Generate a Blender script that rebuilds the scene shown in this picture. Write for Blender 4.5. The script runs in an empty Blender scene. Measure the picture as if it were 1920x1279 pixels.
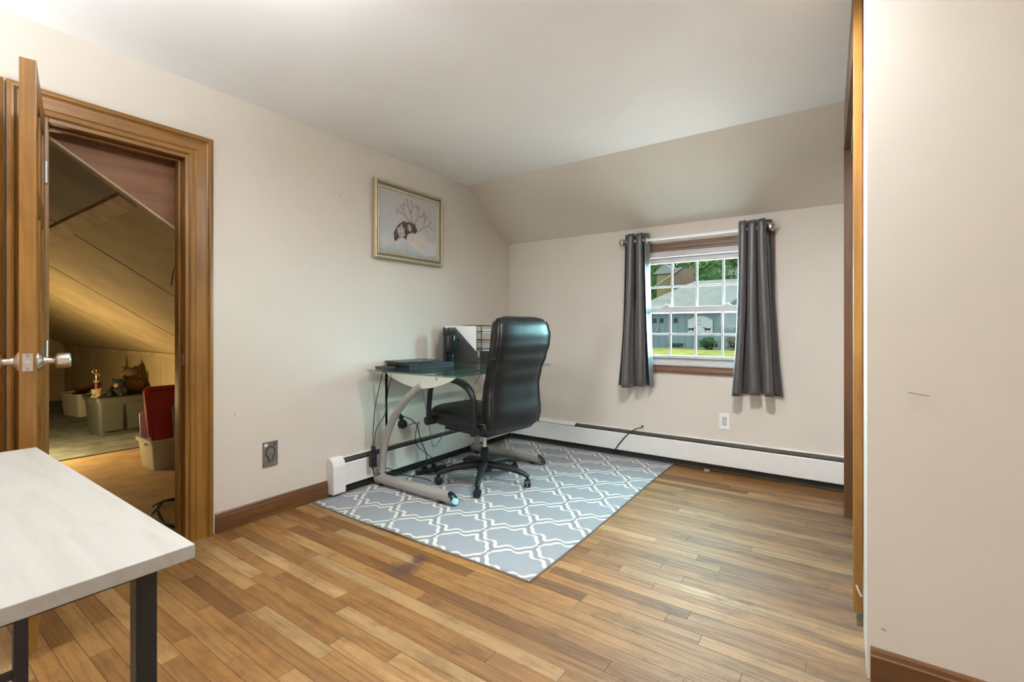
import bpy, bmesh, math, random
from mathutils import Vector, Matrix
random.seed(7)
S = bpy.context.scene
COL = S.collection
PI = math.pi
def R(d): return math.radians(d)

# ------------------------------------------------------------------ camera
cam = bpy.data.cameras.new('camera'); camo = bpy.data.objects.new('camera', cam); COL.objects.link(camo)
camo.location = (2.74, -3.86, 1.10)
camo.rotation_euler = (R(90), 0, R(35))
cam.sensor_width = 36.0; cam.lens = 882.0/1920*36
cam.shift_y = -(639.5-614.0)/1920
cam.clip_start = 0.02; cam.clip_end = 400
S.camera = camo
# ------------------------------------------------------------------ world, exposure
S.view_settings.view_transform = 'Standard'; S.view_settings.look = 'None'
S.view_settings.exposure = 0.36; S.view_settings.gamma = 1.0; S.view_settings.use_curve_mapping = False
W = bpy.data.worlds.new('world'); S.world = W; W.use_nodes = True
bgn = W.node_tree.nodes['Background']
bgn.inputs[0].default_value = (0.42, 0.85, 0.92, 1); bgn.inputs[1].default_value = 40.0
def portal(name, loc, rot, sx, sy):
    l = bpy.data.lights.new(name, 'AREA'); l.shape = 'RECTANGLE'; l.size = sx; l.size_y = sy
    l.cycles.is_portal = True
    o = bpy.data.objects.new(name, l); COL.objects.link(o); o.location = loc; o.rotation_euler = rot
portal('window_portal', (1.795, 0.14, 1.26), (R(-90), 0, 0), 0.95, 0.95)
LAMP = dict(flush=780.0, room=46.0, torch=200.0, floor=72.0, attic=480.0)      # radiance of the added, unseen fill lamps and of the attic bulb

# ------------------------------------------------------------------ materials
MATS = {}
class NT:
    def __init__(s, name):
        s.m = bpy.data.materials.new(name); s.m.use_nodes = True
        s.t = s.m.node_tree; s.n = s.t.nodes; s.l = s.t.links
        s.b = s.n['Principled BSDF']; s.out = s.n['Material Output']
        MATS[name] = s.m
    def new(s, t, **kw):
        n = s.n.new(t)
        for k, v in kw.items(): setattr(n, k, v)
        return n
    def link(s, a, b): s.l.new(a, b)
    def val(s, sock, v):
        if hasattr(v, 'is_linked'): s.l.new(v, sock)
        else: sock.default_value = v
    def math(s, op, a, b=0.0, c=None):
        n = s.new('ShaderNodeMath', operation=op)
        s.val(n.inputs[0], a); s.val(n.inputs[1], b)
        if c is not None: s.val(n.inputs[2], c)
        return n.outputs[0]
    def noise(s, vec, scale, detail=4.0, rough=.55, dist=0.0):
        n = s.new('ShaderNodeTexNoise'); n.inputs['Scale'].default_value = scale; n.inputs['Detail'].default_value = detail
        n.inputs['Roughness'].default_value = rough; n.inputs['Distortion'].default_value = dist
        if vec is not None: s.link(vec, n.inputs['Vector'])
        return n.outputs[0]
    def scale(s, vec, v):
        n = s.new('ShaderNodeVectorMath', operation='MULTIPLY'); s.link(vec, n.inputs[0]); n.inputs[1].default_value = v
        return n.outputs[0]
    def ramp(s, fac, stops, interp='LINEAR'):
        n = s.new('ShaderNodeValToRGB'); n.color_ramp.interpolation = interp
        e = n.color_ramp.elements
        while len(e) < len(stops): e.new(0.5)
        for i, (p, c) in enumerate(stops):
            e[i].position = p; e[i].color = (c[0], c[1], c[2], 1) if len(c) == 3 else c
        s.val(n.inputs[0], fac); return n.outputs[0]
    def mix(s, fac, a, b, mode='MIX'):
        n = s.new('ShaderNodeMix', data_type='RGBA', blend_type=mode)
        s.val(n.inputs[0], fac)
        for k, v in ((6, a), (7, b)):
            if hasattr(v, 'is_linked'): s.link(v, n.inputs[k])
            else: n.inputs[k].default_value = (*v[:3], 1)
        return n.outputs[2]
    def sep(s, vec):
        n = s.new('ShaderNodeSeparateXYZ'); s.link(vec, n.inputs[0]); return n.outputs
    def pos(s): return s.new('ShaderNodeNewGeometry').outputs['Position']
    def obj(s): return s.new('ShaderNodeTexCoord').outputs['Object']
    def color(s, c): s.val(s.b.inputs['Base Color'], c if hasattr(c, 'is_linked') else (*c[:3], 1))
    def rough(s, v): s.val(s.b.inputs['Roughness'], v)
    def bump(s, h, strength=.2, dist=.01):
        n = s.new('ShaderNodeBump'); n.inputs['Strength'].default_value = strength; n.inputs['Distance'].default_value = dist
        s.link(h, n.inputs['Height']); s.link(n.outputs[0], s.b.inputs['Normal'])

def plain(name, c, rough=.5, metal=0.0, spec=.5, noise=0.0, nscale=20, bump=0.0, coat=0.0):
    k = NT(name)
    if noise > 0:
        f = k.noise(k.obj(), nscale)
        k.color(k.ramp(f, [(.25, tuple(x*(1-noise) for x in c)), (.75, tuple(min(1, x*(1+noise)) for x in c))]))
        if bump: k.bump(f, bump, .005)
    else: k.color(c)
    k.rough(rough); k.b.inputs['Metallic'].default_value = metal; k.b.inputs['Specular IOR Level'].default_value = spec
    k.b.inputs['Coat Weight'].default_value = coat
    return k.m

def wall_paint(name, c, bump=.08):
    k = NT(name); p = k.pos()
    big = k.noise(p, 1.3, 3); fine = k.noise(p, 90, 3)
    k.color(k.ramp(big, [(.3, tuple(x*.97 for x in c)), (.7, tuple(x*1.03 for x in c))]))
    k.rough(.6); k.bump(fine, bump, .004); k.b.inputs['Specular IOR Level'].default_value = .3
    return k.m
wall_paint('wall_beige', (.66, .60, .525))
wall_paint('ceiling_white', (.88, .88, .875), .05)
wall_paint('primer_white', (.64, .61, .55))
def attic_panel():
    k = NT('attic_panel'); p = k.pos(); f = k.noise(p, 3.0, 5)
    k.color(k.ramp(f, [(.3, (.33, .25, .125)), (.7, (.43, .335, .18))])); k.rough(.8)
attic_panel()
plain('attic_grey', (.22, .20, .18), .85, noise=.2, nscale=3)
plain('attic_ply', (.42, .28, .13), .7, noise=.25, nscale=5)
plain('attic_carpet', (.16, .17, .14), .95, noise=.45, nscale=7, bump=.4)
plain('attic_board', (.40, .30, .18), .75, noise=.3, nscale=9)
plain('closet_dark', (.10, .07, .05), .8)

def wood(name, axis, dark, mid, light, rough=.38, coat=.04):
    k = NT(name); v = k.obj()
    rnd = k.new('ShaderNodeObjectInfo').outputs['Random']
    off = k.new('ShaderNodeVectorMath', operation='ADD'); k.link(v, off.inputs[0])
    cmb = k.new('ShaderNodeCombineXYZ'); m = k.math('MULTIPLY', rnd, 17.0)
    for i in range(3): k.link(m, cmb.inputs[i])
    k.link(cmb.outputs[0], off.inputs[1])
    sc = [30, 30, 30]; sc[axis] = 1.6
    g = k.noise(k.scale(off.outputs[0], tuple(sc)), 1.0, 6, .6, .6)
    b = k.noise(off.outputs[0], 3.0, 3)
    c1 = k.ramp(g, [(.25, dark), (.5, mid), (.8, light)])
    c2 = k.mix(k.ramp(b, [(.35, (0, 0, 0)), (.75, (.55, .55, .55))]), c1, dark)
    k.color(c2); k.rough(rough); k.b.inputs['Coat Weight'].default_value = coat; k.b.inputs['Coat Roughness'].default_value = .25
    k.bump(g, .05, .003)
    return k.m
HD, HM, HL = (.125, .050, .007), (.255, .115, .017), (.34, .168, .028)
for ax, nm in enumerate('xyz'): wood('honey_wood_'+nm, ax, HD, HM, HL)
for ax, nm in enumerate('xyz'): wood('brown_wood_'+nm, ax, (.07, .028, .010), (.14, .058, .018), (.22, .10, .036))
wood('ply_red', 1, (.15, .062, .024), (.22, .095, .038), (.27, .125, .055), .6, 0)

def plank_mat():
    k = NT('oak_plank'); p = k.pos()
    oi = k.new('ShaderNodeObjectInfo')
    off = k.new('ShaderNodeVectorMath', operation='ADD'); k.link(p, off.inputs[0])
    cmb = k.new('ShaderNodeCombineXYZ'); m = k.math('MULTIPLY', oi.outputs['Random'], 31.0)
    k.link(m, cmb.inputs[0]); k.link(m, cmb.inputs[1]); k.link(cmb.outputs[0], off.inputs[1])
    g = k.noise(k.scale(off.outputs[0], (2.6, 62, 1)), 1.0, 6, .65, 1.2)
    fib = k.noise(k.scale(off.outputs[0], (10, 300, 1)), 1.0, 3, .6)
    grain = k.ramp(g, [(.25, (.60, .53, .45)), (.52, (1, 1, 1)), (.8, (1.16, 1.17, 1.18))])
    blot = k.noise(k.scale(off.outputs[0], (2.2, 5, 1)), 1.6, 5, .65)
    c = k.mix(1.0, oi.outputs['Color'], grain, 'MULTIPLY')
    c = k.mix(k.ramp(fib, [(.5, (0, 0, 0)), (.8, (.4, .4, .4))]), c, (.15, .066, .02))
    c = k.mix(k.ramp(blot, [(.47, (0, 0, 0)), (.72, (.66,)*3)]), c, (.13, .060, .019))
    # greyer, streaky tone towards the closet, fading out by the back wall
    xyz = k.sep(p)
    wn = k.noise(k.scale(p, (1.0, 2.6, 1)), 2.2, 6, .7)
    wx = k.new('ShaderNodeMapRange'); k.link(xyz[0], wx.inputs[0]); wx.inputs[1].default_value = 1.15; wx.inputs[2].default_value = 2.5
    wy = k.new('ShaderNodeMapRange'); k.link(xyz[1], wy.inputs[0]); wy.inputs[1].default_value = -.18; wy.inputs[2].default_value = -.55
    grey_mask = k.math('MULTIPLY', k.math('MULTIPLY', wx.outputs[0], wy.outputs[0]), k.ramp(wn, [(.25, (.45,)*3), (.65, (1,)*3)]))
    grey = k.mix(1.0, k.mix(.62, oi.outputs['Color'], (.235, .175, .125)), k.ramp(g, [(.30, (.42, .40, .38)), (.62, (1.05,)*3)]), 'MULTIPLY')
    c = k.mix(k.math('MULTIPLY', grey_mask, .8), c, grey)
    # dark scuffs
    sn = k.noise(k.scale(p, (1.3, 3.0, 1)), 3.1, 6, .7)
    c = k.mix(k.ramp(sn, [(.55, (0, 0, 0)), (.70, (.62,)*3)]), c, (.085, .042, .018))
    # blotchy darker edge by the closet track
    ex = k.new('ShaderNodeMapRange'); k.link(xyz[0], ex.inputs[0]); ex.inputs[1].default_value = 2.25; ex.inputs[2].default_value = 2.8
    en = k.noise(k.scale(p, (1.6, 7, 1)), 2.2, 6, .7)
    c = k.mix(k.math('MULTIPLY', ex.outputs[0], k.ramp(en, [(.42, (0, 0, 0)), (.66, (.85,)*3)])), c, (.075, .058, .045))
    # one purple-brown spill
    for (sx, sy, r) in ((1.11, -2.385, .085), (1.10, -2.285, .055)):
        d = k.new('ShaderNodeVectorMath', operation='DISTANCE'); k.link(p, d.inputs[0]); d.inputs[1].default_value = (sx, sy, .012)
        dn = k.math('ADD', d.outputs['Value'], k.math('MULTIPLY', k.math('SUBTRACT', k.noise(p, 22, 4), .5), .09))
        mr = k.new('ShaderNodeMapRange'); k.link(dn, mr.inputs[0]); mr.inputs[1].default_value = r; mr.inputs[2].default_value = r*.35
        mr.inputs[3].default_value = 0; mr.inputs[4].default_value = .88
        c = k.mix(mr.outputs[0], c, (.080, .038, .036))
    k.color(c)
    k.rough(k.ramp(g, [(.2, (.62,)*3), (.8, (.50,)*3)])); k.bump(fib, .05, .002); k.b.inputs['Specular IOR Level'].default_value = .3
plank_mat()
plain('subfloor', (.05, .03, .015), .9)

def rug_mat():
    k = NT('rug_trellis'); v = k.obj(); x, y, z = k.sep(v)
    p = k.math('DIVIDE', k.math('SUBTRACT', x, RUGX), .335); q = k.math('DIVIDE', k.math('SUBTRACT', y, RUGY), .40)
    a = k.math('ADD', p, q); b = k.math('SUBTRACT', p, q)
    def g(t):
        s = k.math('SINE', k.math('MULTIPLY', t, 2*PI))
        s3 = k.math('SINE', k.math('MULTIPLY', t, 6*PI))
        base = k.math('MULTIPLY', k.math('SIGN', s), k.math('POWER', k.math('ABSOLUTE', s), .55))
        return k.math('ADD', k.math('MULTIPLY', base, .105), k.math('MULTIPLY', s3, .018))
    def d(t, o): return k.math('ABSOLUTE', k.math('SUBTRACT', k.math('FRACT', k.math('SUBTRACT', t, g(o))), .5))
    D = k.math('MINIMUM', d(a, b), d(b, a))
    D = k.math('ADD', D, k.math('MULTIPLY', k.math('SUBTRACT', k.noise(v, 260, 2), .5), .012))
    n1 = k.noise(v, 190, 3); n2 = k.noise(v, 4, 3)
    ground = k.mix(n1, (.235, .262, .295), (.36, .385, .41)); ground = k.mix(k.math('MULTIPLY', n2, .35), ground, (.26, .235, .21))
    lattice = k.mix(n1, (.22, .22, .225), (.29, .29, .295))
    cream = k.mix(n1, (.56, .54, .50), (.72, .70, .66))
    c = k.mix(k.math('GREATER_THAN', D, .045), lattice, cream)
    c = k.mix(k.math('GREATER_THAN', D, .119), c, ground)
    k.color(c); k.rough(.95); k.b.inputs['Specular IOR Level'].default_value = .15
    k.bump(n1, .5, .004)
RUGX, RUGY = .325, -1.06
rug_mat()
plain('rug_binding', (.16, .15, .14), .9)

def leather():
    k = NT('black_leather'); v = k.obj(); n = k.noise(v, 130, 4, .6); w = k.noise(v, 9, 3)
    k.color((.006, .006, .0065)); k.rough(k.ramp(w, [(.3, (.33,)*3), (.7, (.41,)*3)])); k.bump(n, .10, .002)
    k.b.inputs['Specular IOR Level'].default_value = .5
leather()
plain('black_plastic', (.010, .010, .011), .45, spec=.4)
plain('black_matte', (.012, .012, .012), .6)
plain('black_gloss', (.012, .013, .016), .22)
plain('black_powder', (.016, .015, .015), .45, noise=.2, nscale=60)
def wire_mesh():
    k = NT('mesh_black'); k.color((.012, .012, .012)); k.rough(.5)
    x, y, z = k.sep(k.obj())
    def st(v): return k.math('LESS_THAN', k.math('FRACT', k.math('MULTIPLY', v, 230.0)), .42)
    k.val(k.b.inputs['Alpha'], k.math('MAXIMUM', k.math('MAXIMUM', st(k.math('ADD', y, x)), st(z)), .12))
wire_mesh()
plain('chrome', (.75, .75, .75), .2, 1.0)
plain('satin_nickel', (.68, .62, .57), .30, 1.0)
plain('nickel_ball', (.62, .58, .54), .28, 1.0)
plain('rod_white', (.82, .83, .83), .3)
plain('desk_metal', (.42, .40, .37), .40, .35)
plain('desk_panel', (.74, .71, .64), .45)
plain('white_enamel', (.80, .79, .76), .38, noise=.03)
plain('heater_gap', (.035, .03, .026), .8)
plain('heater_fin', (.12, .10, .085), .5, .6)
plain('vinyl_white', (.52, .50, .50), .45)
plain('plate_white', (.80, .79, .76), .35)
plain('plate_grey', (.23, .22, .205), .42, .7, noise=.2, nscale=40)
plain('plate_dark', (.02, .02, .018), .6)
plain('wall_filler', (.55, .46, .38), .8)
plain('paper', (.86, .85, .83), .7)
plain('laptop_black', (.02, .02, .022), .35)
plain('binder_blue', (.020, .035, .055), .4)
plain('lime_card', (.45, .45, .03), .5)
plain('screw_steel', (.5, .48, .45), .35, 1.0)
plain('gold_frame', (.52, .44, .28), .38, .35, noise=.15, nscale=30)
plain('frame_liner', (.55, .50, .40), .5)
plain('frame_groove', (.17, .17, .14), .5)
plain('coral_paint', (.44, .29, .26), .7, noise=.3, nscale=60)
plain('rock_paint', (.085, .06, .055), .7, noise=.7, nscale=45)
plain('rock_light_paint', (.42, .35, .32), .7, noise=.4, nscale=60)
plain('shell_paint', (.58, .52, .47), .6, noise=.15, nscale=50)
plain('shell_line_paint', (.36, .35, .34), .7)
plain('cloth_paint', (.56, .56, .58), .7, noise=.12, nscale=40)
def canvas():
    k = NT('canvas_paint'); x, y, z = k.sep(k.obj()); n = k.noise(k.obj(), 9, 4)
    f = k.math('ADD', k.math('MULTIPLY', z, 1.9), k.math('MULTIPLY', k.math('SUBTRACT', n, .5), .35))
    k.color(k.ramp(k.math('ADD', f, .5), [(.1, (.36, .40, .40)), (.25, (.53, .55, .55)), (.36, (.46, .48, .48)), (.75, (.46, .45, .445)), (1, (.47, .46, .46))]))
    k.rough(.55)
canvas()
def table_white():
    k = NT('table_laminate'); v = k.obj(); g = k.noise(k.scale(v, (2.2, 22, 22)), 1.0, 5, .6, 1.5)
    k.color(k.ramp(g, [(.3, (.43, .405, .365)), (.5, (.475, .45, .41)), (.7, (.50, .475, .435))])); k.rough(.42); k.bump(g, .06, .002)
table_white()
def fabric():
    k = NT('curtain_satin'); v = k.obj(); n = k.noise(k.scale(v, (300, 300, 90)), 1.0, 2)
    k.color(k.mix(n, (.070, .064, .066), (.100, .092, .092))); k.rough(.33)
    k.b.inputs['Sheen Weight'].default_value = .3; k.b.inputs['Sheen Roughness'].default_value = .4
    k.b.inputs['Specular IOR Level'].default_value = .6
fabric()
def glass_thin(name, tint, f0=.035, rough=.0):
    k = NT(name); k.n.remove(k.b)
    tr = k.new('ShaderNodeBsdfTransparent'); tr.inputs[0].default_value = (*tint, 1)
    g = k.new('ShaderNodeBsdfGlossy'); g.inputs['Roughness'].default_value = rough
    lw = k.new('ShaderNodeLayerWeight'); lw.inputs[0].default_value = .5
    f = k.math('ADD', k.math('MULTIPLY', k.math('POWER', lw.outputs['Facing'], 5.0), .8), f0)
    mx = k.new('ShaderNodeMixShader'); k.link(f, mx.inputs[0]); k.link(tr.outputs[0], mx.inputs[1]); k.link(g.outputs[0], mx.inputs[2])
    k.link(mx.outputs[0], k.out.inputs[0])
glass_thin('window_glass', (.985, .995, .99), .0015)
glass_thin('desk_glass', (.74, .88, .86), .05, .03)
def frosted(name, c, rough, alpha):
    k = NT(name); k.color(c); k.rough(rough); k.b.inputs['Alpha'].default_value = alpha
frosted('clear_plastic', (.62, .60, .50), .35, .72)
frosted('clear_lid', (.45, .35, .30), .25, .35)
plain('red_plastic', (.36, .022, .020), .4)
plain('tote_grey', (.07, .072, .056), .5)
plain('tote_lid', (.045, .05, .035), .5)
plain('plush_brown', (.11, .065, .03), .95, noise=.5, nscale=60, bump=.8)
plain('plush_black', (.012, .012, .012), .95, noise=.5, nscale=60, bump=.8)
plain('plush_tan', (.30, .22, .11), .95, noise=.4, nscale=60)
plain('maroon_card', (.10, .02, .018), .5)
plain('trophy_gold', (.75, .60, .25), .25, .9)
plain('trophy_marble', (.62, .58, .48), .4, noise=.2)
plain('trophy_red', (.25, .05, .03), .5)
plain('bin_fill', (.10, .11, .07), .8, noise=.5, nscale=14)
def emis(name, c, s):
    k = NT(name); k.b.inputs['Emission Color'].default_value = (*c, 1); k.b.inputs['Emission Strength'].default_value = s; k.color((.8, .8, .8))
emis('fill_ceiling_glow', (.94, .97, 1.0), LAMP['room'])
emis('fill_flush_glow', (.92, .96, 1.0), LAMP['flush'])
emis('fill_rear_glow', (.86, .94, 1.0), LAMP['floor'])
emis('fill_uplight_glow', (.88, .95, 1.0), LAMP['torch'])
emis('attic_bulb', (1.0, .74, .36), LAMP['attic'])
# exterior
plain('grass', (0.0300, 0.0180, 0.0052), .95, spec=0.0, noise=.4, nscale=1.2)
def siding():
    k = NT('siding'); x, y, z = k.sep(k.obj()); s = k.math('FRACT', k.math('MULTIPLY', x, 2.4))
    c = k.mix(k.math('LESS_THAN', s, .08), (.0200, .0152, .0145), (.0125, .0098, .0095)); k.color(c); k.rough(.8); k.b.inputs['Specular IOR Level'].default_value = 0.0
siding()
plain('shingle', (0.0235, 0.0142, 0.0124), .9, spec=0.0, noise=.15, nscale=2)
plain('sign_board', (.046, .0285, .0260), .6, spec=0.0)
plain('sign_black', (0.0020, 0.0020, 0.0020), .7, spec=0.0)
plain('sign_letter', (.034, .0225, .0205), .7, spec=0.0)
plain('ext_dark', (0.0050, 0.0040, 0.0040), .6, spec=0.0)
plain('bounce_pale', (.80, .40, .36), .9, spec=0.0, noise=.08, nscale=6)  # warm tint keeps the added daylight bounce neutral
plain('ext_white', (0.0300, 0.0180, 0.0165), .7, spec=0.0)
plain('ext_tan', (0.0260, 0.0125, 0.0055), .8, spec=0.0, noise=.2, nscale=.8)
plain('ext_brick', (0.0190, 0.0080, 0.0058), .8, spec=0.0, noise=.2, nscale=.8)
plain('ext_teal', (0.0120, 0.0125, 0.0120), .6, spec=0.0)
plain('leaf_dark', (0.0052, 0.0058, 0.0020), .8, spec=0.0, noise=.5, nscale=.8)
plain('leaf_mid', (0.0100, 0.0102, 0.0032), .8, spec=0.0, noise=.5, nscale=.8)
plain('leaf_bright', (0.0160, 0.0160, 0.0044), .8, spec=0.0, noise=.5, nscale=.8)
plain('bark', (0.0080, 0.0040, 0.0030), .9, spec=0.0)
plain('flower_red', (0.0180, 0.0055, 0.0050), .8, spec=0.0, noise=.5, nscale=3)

# ------------------------------------------------------------------ mesh helpers
def frames(pts, closed=False):
    n = len(pts); T = []
    for i in range(n):
        a = pts[i-1] if (i > 0 or closed) else pts[i]; b = pts[(i+1) % n] if (i < n-1 or closed) else pts[i]
        T.append((b-a).normalized())
    ref = Vector((0, 0, 1)) if abs(T[0].z) < .9 else Vector((1, 0, 0))
    N = []
    nrm = (ref - T[0]*ref.dot(T[0])).normalized()
    for t in T:
        nrm = (nrm - t*nrm.dot(t)).normalized(); N.append(nrm.copy())
    return T, N
class MB:
    def __init__(s): s.bm = bmesh.new(); s.mats = []
    def _mi(s, fs, mi):
        for f in fs: f.material_index = mi
    def box(s, x0, x1, y0, y1, z0, z1, bev=0.0, M=None, mi=0):
        b = bmesh.new()
        vs = [b.verts.new((x, y, z)) for x in (x0, x1) for y in (y0, y1) for z in (z0, z1)]
        for f in ((0, 1, 3, 2), (4, 6, 7, 5), (0, 4, 5, 1), (2, 3, 7, 6), (0, 2, 6, 4), (1, 5, 7, 3)): b.faces.new([vs[i] for i in f])
        if bev > 0: bmesh.ops.bevel(b, geom=b.edges[:], offset=bev, segments=2, affect='EDGES', profile=.6)
        bmesh.ops.recalc_face_normals(b, faces=b.faces)
        s._merge(b, M, mi); return s
    def _merge(s, b, M, mi=0):
        if M is not None: b.transform(M)
        for f in b.faces: f.material_index = mi
        me = bpy.data.meshes.new('t'); b.to_mesh(me); b.free(); s.bm.from_mesh(me); bpy.data.meshes.remove(me)
    def rings(s, rings, closed_ring=True, cap=True, M=None, loop=False, mi=0):
        b = bmesh.new(); V = [[b.verts.new(p) for p in r] for r in rings]; n = len(rings[0])
        m = len(V)
        for i in range(m if loop else m-1):
            for j in range(n if closed_ring else n-1):
                k = (j+1) % n
                try: b.faces.new((V[i][j], V[i][k], V[(i+1) % m][k], V[(i+1) % m][j]))
                except ValueError: pass
        if cap and closed_ring and not loop:
            b.faces.new(list(reversed(V[0]))); b.faces.new(V[-1])
        bmesh.ops.remove_doubles(b, verts=b.verts, dist=1e-6)
        bmesh.ops.recalc_face_normals(b, faces=b.faces)
        s._merge(b, M, mi); return s
    def tube(s, pts, r, seg=10, ry=None, closed=False, M=None, mi=0, up=None):
        pts = [Vector(p) for p in pts]; T, N = frames(pts, closed)
        if up is not None:
            U = Vector(up); N = [(U - t*U.dot(t)).normalized() for t in T]
        rr = []
        for i, p in enumerate(pts):
            a = r[i] if isinstance(r, (list, tuple)) else r
            bb = (ry[i] if isinstance(ry, (list, tuple)) else ry) if ry is not None else a
            B = T[i].cross(N[i])
            rr.append([p + B*(math.cos(2*PI*j/seg)*a) + N[i]*(math.sin(2*PI*j/seg)*bb) for j in range(seg)])
        return s.rings(rr, loop=closed, M=M, mi=mi)
    def lathe(s, prof, seg=24, M=None, mi=0):
        rr = [[Vector((max(r, 1e-5)*math.cos(2*PI*j/seg), max(r, 1e-5)*math.sin(2*PI*j/seg), z)) for j in range(seg)] for r, z in prof]
        return s.rings(rr, M=M, mi=mi)
    def prism(s, poly, axis, a, b, M=None, mi=0, bev=0.0):
        def P(u, v, w):
            return ((w, u, v), (u, w, v), (u, v, w))[axis]
        bm = bmesh.new(); A = [bm.verts.new(P(u, v, a)) for u, v in poly]; B = [bm.verts.new(P(u, v, b)) for u, v in poly]; n = len(poly)
        bm.faces.new(list(reversed(A))); bm.faces.new(B)
        for i in range(n): bm.faces.new((A[i], A[(i+1) % n], B[(i+1) % n], B[i]))
        bmesh.ops.recalc_face_normals(bm, faces=bm.faces)
        if bev: bmesh.ops.bevel(bm, geom=bm.edges[:], offset=bev, segments=1, affect='EDGES')
        s._merge(bm, M, mi); return s
    def ball(s, c, r, sub=2, sc=(1, 1, 1), mi=0, M=None):
        b = bmesh.new(); bmesh.ops.create_icosphere(b, subdivisions=sub, radius=r)
        b.transform(Matrix.Translation(c) @ Matrix.Diagonal((*sc, 1)))
        s._merge(b, M, mi); return s
    def quad(s, *ps):
        s.bm.faces.new([s.bm.verts.new(p) for p in ps]); return s
    def mesh(s, name, mats, smooth=None):
        me = bpy.data.meshes.new(name); s.bm.to_mesh(me); s.bm.free()
        for m in (mats if isinstance(mats, (list, tuple)) else [mats]): me.materials.append(MATS[m])
        if smooth is not None:
            me.shade_smooth()
            me.set_sharp_from_angle(angle=R(smooth))
        return me
    def build(s, name, mats, parent=None, smooth=None, **tags):
        o = bpy.data.objects.new(name, s.mesh(name, mats, smooth)); COL.objects.link(o)
        if parent is not None: o.parent = parent
        return tag(o, **tags)
def tag(o, label=None, cat=None, group=None, kind=None):
    if label: o['label'] = label
    if cat: o['category'] = cat
    if group: o['group'] = group
    if kind: o['kind'] = kind
    return o
def empty(name, loc=(0, 0, 0), rz=0.0, **tags):
    o = bpy.data.objects.new(name, None); COL.objects.link(o); o.location = loc; o.rotation_euler = (0, 0, rz); o.empty_display_size = .05
    return tag(o, **tags)
def TR(x, y, z, rx=0, ry=0, rz=0):
    return Matrix.Translation((x, y, z)) @ Matrix.Rotation(rz, 4, 'Z') @ Matrix.Rotation(ry, 4, 'Y') @ Matrix.Rotation(rx, 4, 'X')
def spline(pts, n=8):
    P = [Vector(p) for p in pts]; out = []
    for i in range(len(P)-1):
        p0 = P[max(i-1, 0)]; p1 = P[i]; p2 = P[i+1]; p3 = P[min(i+2, len(P)-1)]
        for k in range(n):
            t = k/n
            out.append(.5*((2*p1)+(p2-p0)*t+(2*p0-5*p1+4*p2-p3)*t*t+(3*p1-p0-3*p2+p3)*t**3))
    out.append(P[-1]); return out

# ================================================================== STRUCTURE
CZ = 2.37; KNEE = 1.93; SLY = -.632; XR = 2.81; YC = -2.0; XE = 4.4; YR = -7.4
# floor: subfloor slab, then each board
fl = MB().box(-.02, XE, YR, .10, -.10, -.0005).build('floor', 'subfloor', kind='structure')
PW = .0615
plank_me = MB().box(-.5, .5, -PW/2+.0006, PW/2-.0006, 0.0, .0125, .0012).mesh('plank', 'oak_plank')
tones = [(.30, .140, .040), (.34, .165, .050), (.39, .198, .066), (.25, .110, .030), (.44, .240, .090), (.21, .090, .026), (.36, .178, .056), (.50, .30, .130), (.32, .150, .044)]
cnt = 0; rest = MB()
rows = int(7.4/PW)+1
for r in range(rows):
    y = -.002 - PW*(r+.5)
    x = -.02
    xend = XR+.03 if y > -2.0 else XE
    first = random.uniform(.15, .9)
    while x < xend-.02:
        L = first if first else random.choice((.45, .6, .75, .9, 1.1, 1.35, 1.6)); first = None
        if xend-(x+L) < .22: L = xend-x
        tone = random.choice(tones); v = random.uniform(.66, 1.0)
        under_rug = y > -2.06 and x > .10 and x+L < 1.55
        near = y > -3.62 and x < 2.95
        if near and not under_rug and cnt < 298:
            o = bpy.data.objects.new('plank', plank_me); COL.objects.link(o); o.parent = fl
            o.location = (x+L/2, y, -.0122); o.scale = (L-.0012, 1, 1)
            o.color = (tone[0]*v, tone[1]*v, tone[2]*v, 1); cnt += 1
        else:
            rest.box(x+.0006, x+L-.0006, y-PW/2+.0006, y+PW/2-.0006, -.0122, .0003)
        x += L
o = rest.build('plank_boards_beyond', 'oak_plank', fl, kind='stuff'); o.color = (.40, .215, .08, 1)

MB().box(-.1, XE+.1, YR-.1, SLY, CZ, CZ+.1).build('ceiling', 'ceiling_white', kind='structure')
MB().prism([(SLY, CZ), (.02, KNEE-.012), (.12, KNEE+.1), (SLY, CZ+.12)], 0, -.1, 3.7).build('ceiling_slope', 'wall_beige', kind='structure')
# left wall with the attic doorway and a second closed doorway
DY0, DY1, DH = -3.375, -2.83, 1.985
EY0, EY1 = -4.34, -3.595
m = MB()
for (a, b, z0, z1) in ((DY1, .1, 0, 2.5), (DY0, DY1, DH, 2.5), (EY1, DY0, 0, 2.5), (EY0, EY1, DH, 2.5), (YR-.1, EY0, 0, 2.5)): m.box(-.12, 0, a, b, z0, z1)
wl = m.build('wall_left', 'wall_beige', kind='structure')
for (y, z) in ((-1.945, 1.98), (-.87, 1.98), (-2.61, .62)):
    MB().box(-.001, .0007, y-.006, y+.006, z-.006, z+.006).build('filled_nail_hole', 'wall_filler', wl)
# back wall with window hole
WX0, WX1, WZ0, WZ1 = 1.305, 2.285, .80, 1.72
m = MB()
for (a, b, z0, z1) in ((-.12, WX0, 0, 2.1), (WX1, 3.7, 0, 2.1), (WX0, WX1, 0, WZ0), (WX0, WX1, WZ1, 2.1)): m.box(a, b, 0, .12, z0, z1)
m.build('wall_back', 'wall_beige', kind='structure')
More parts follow.
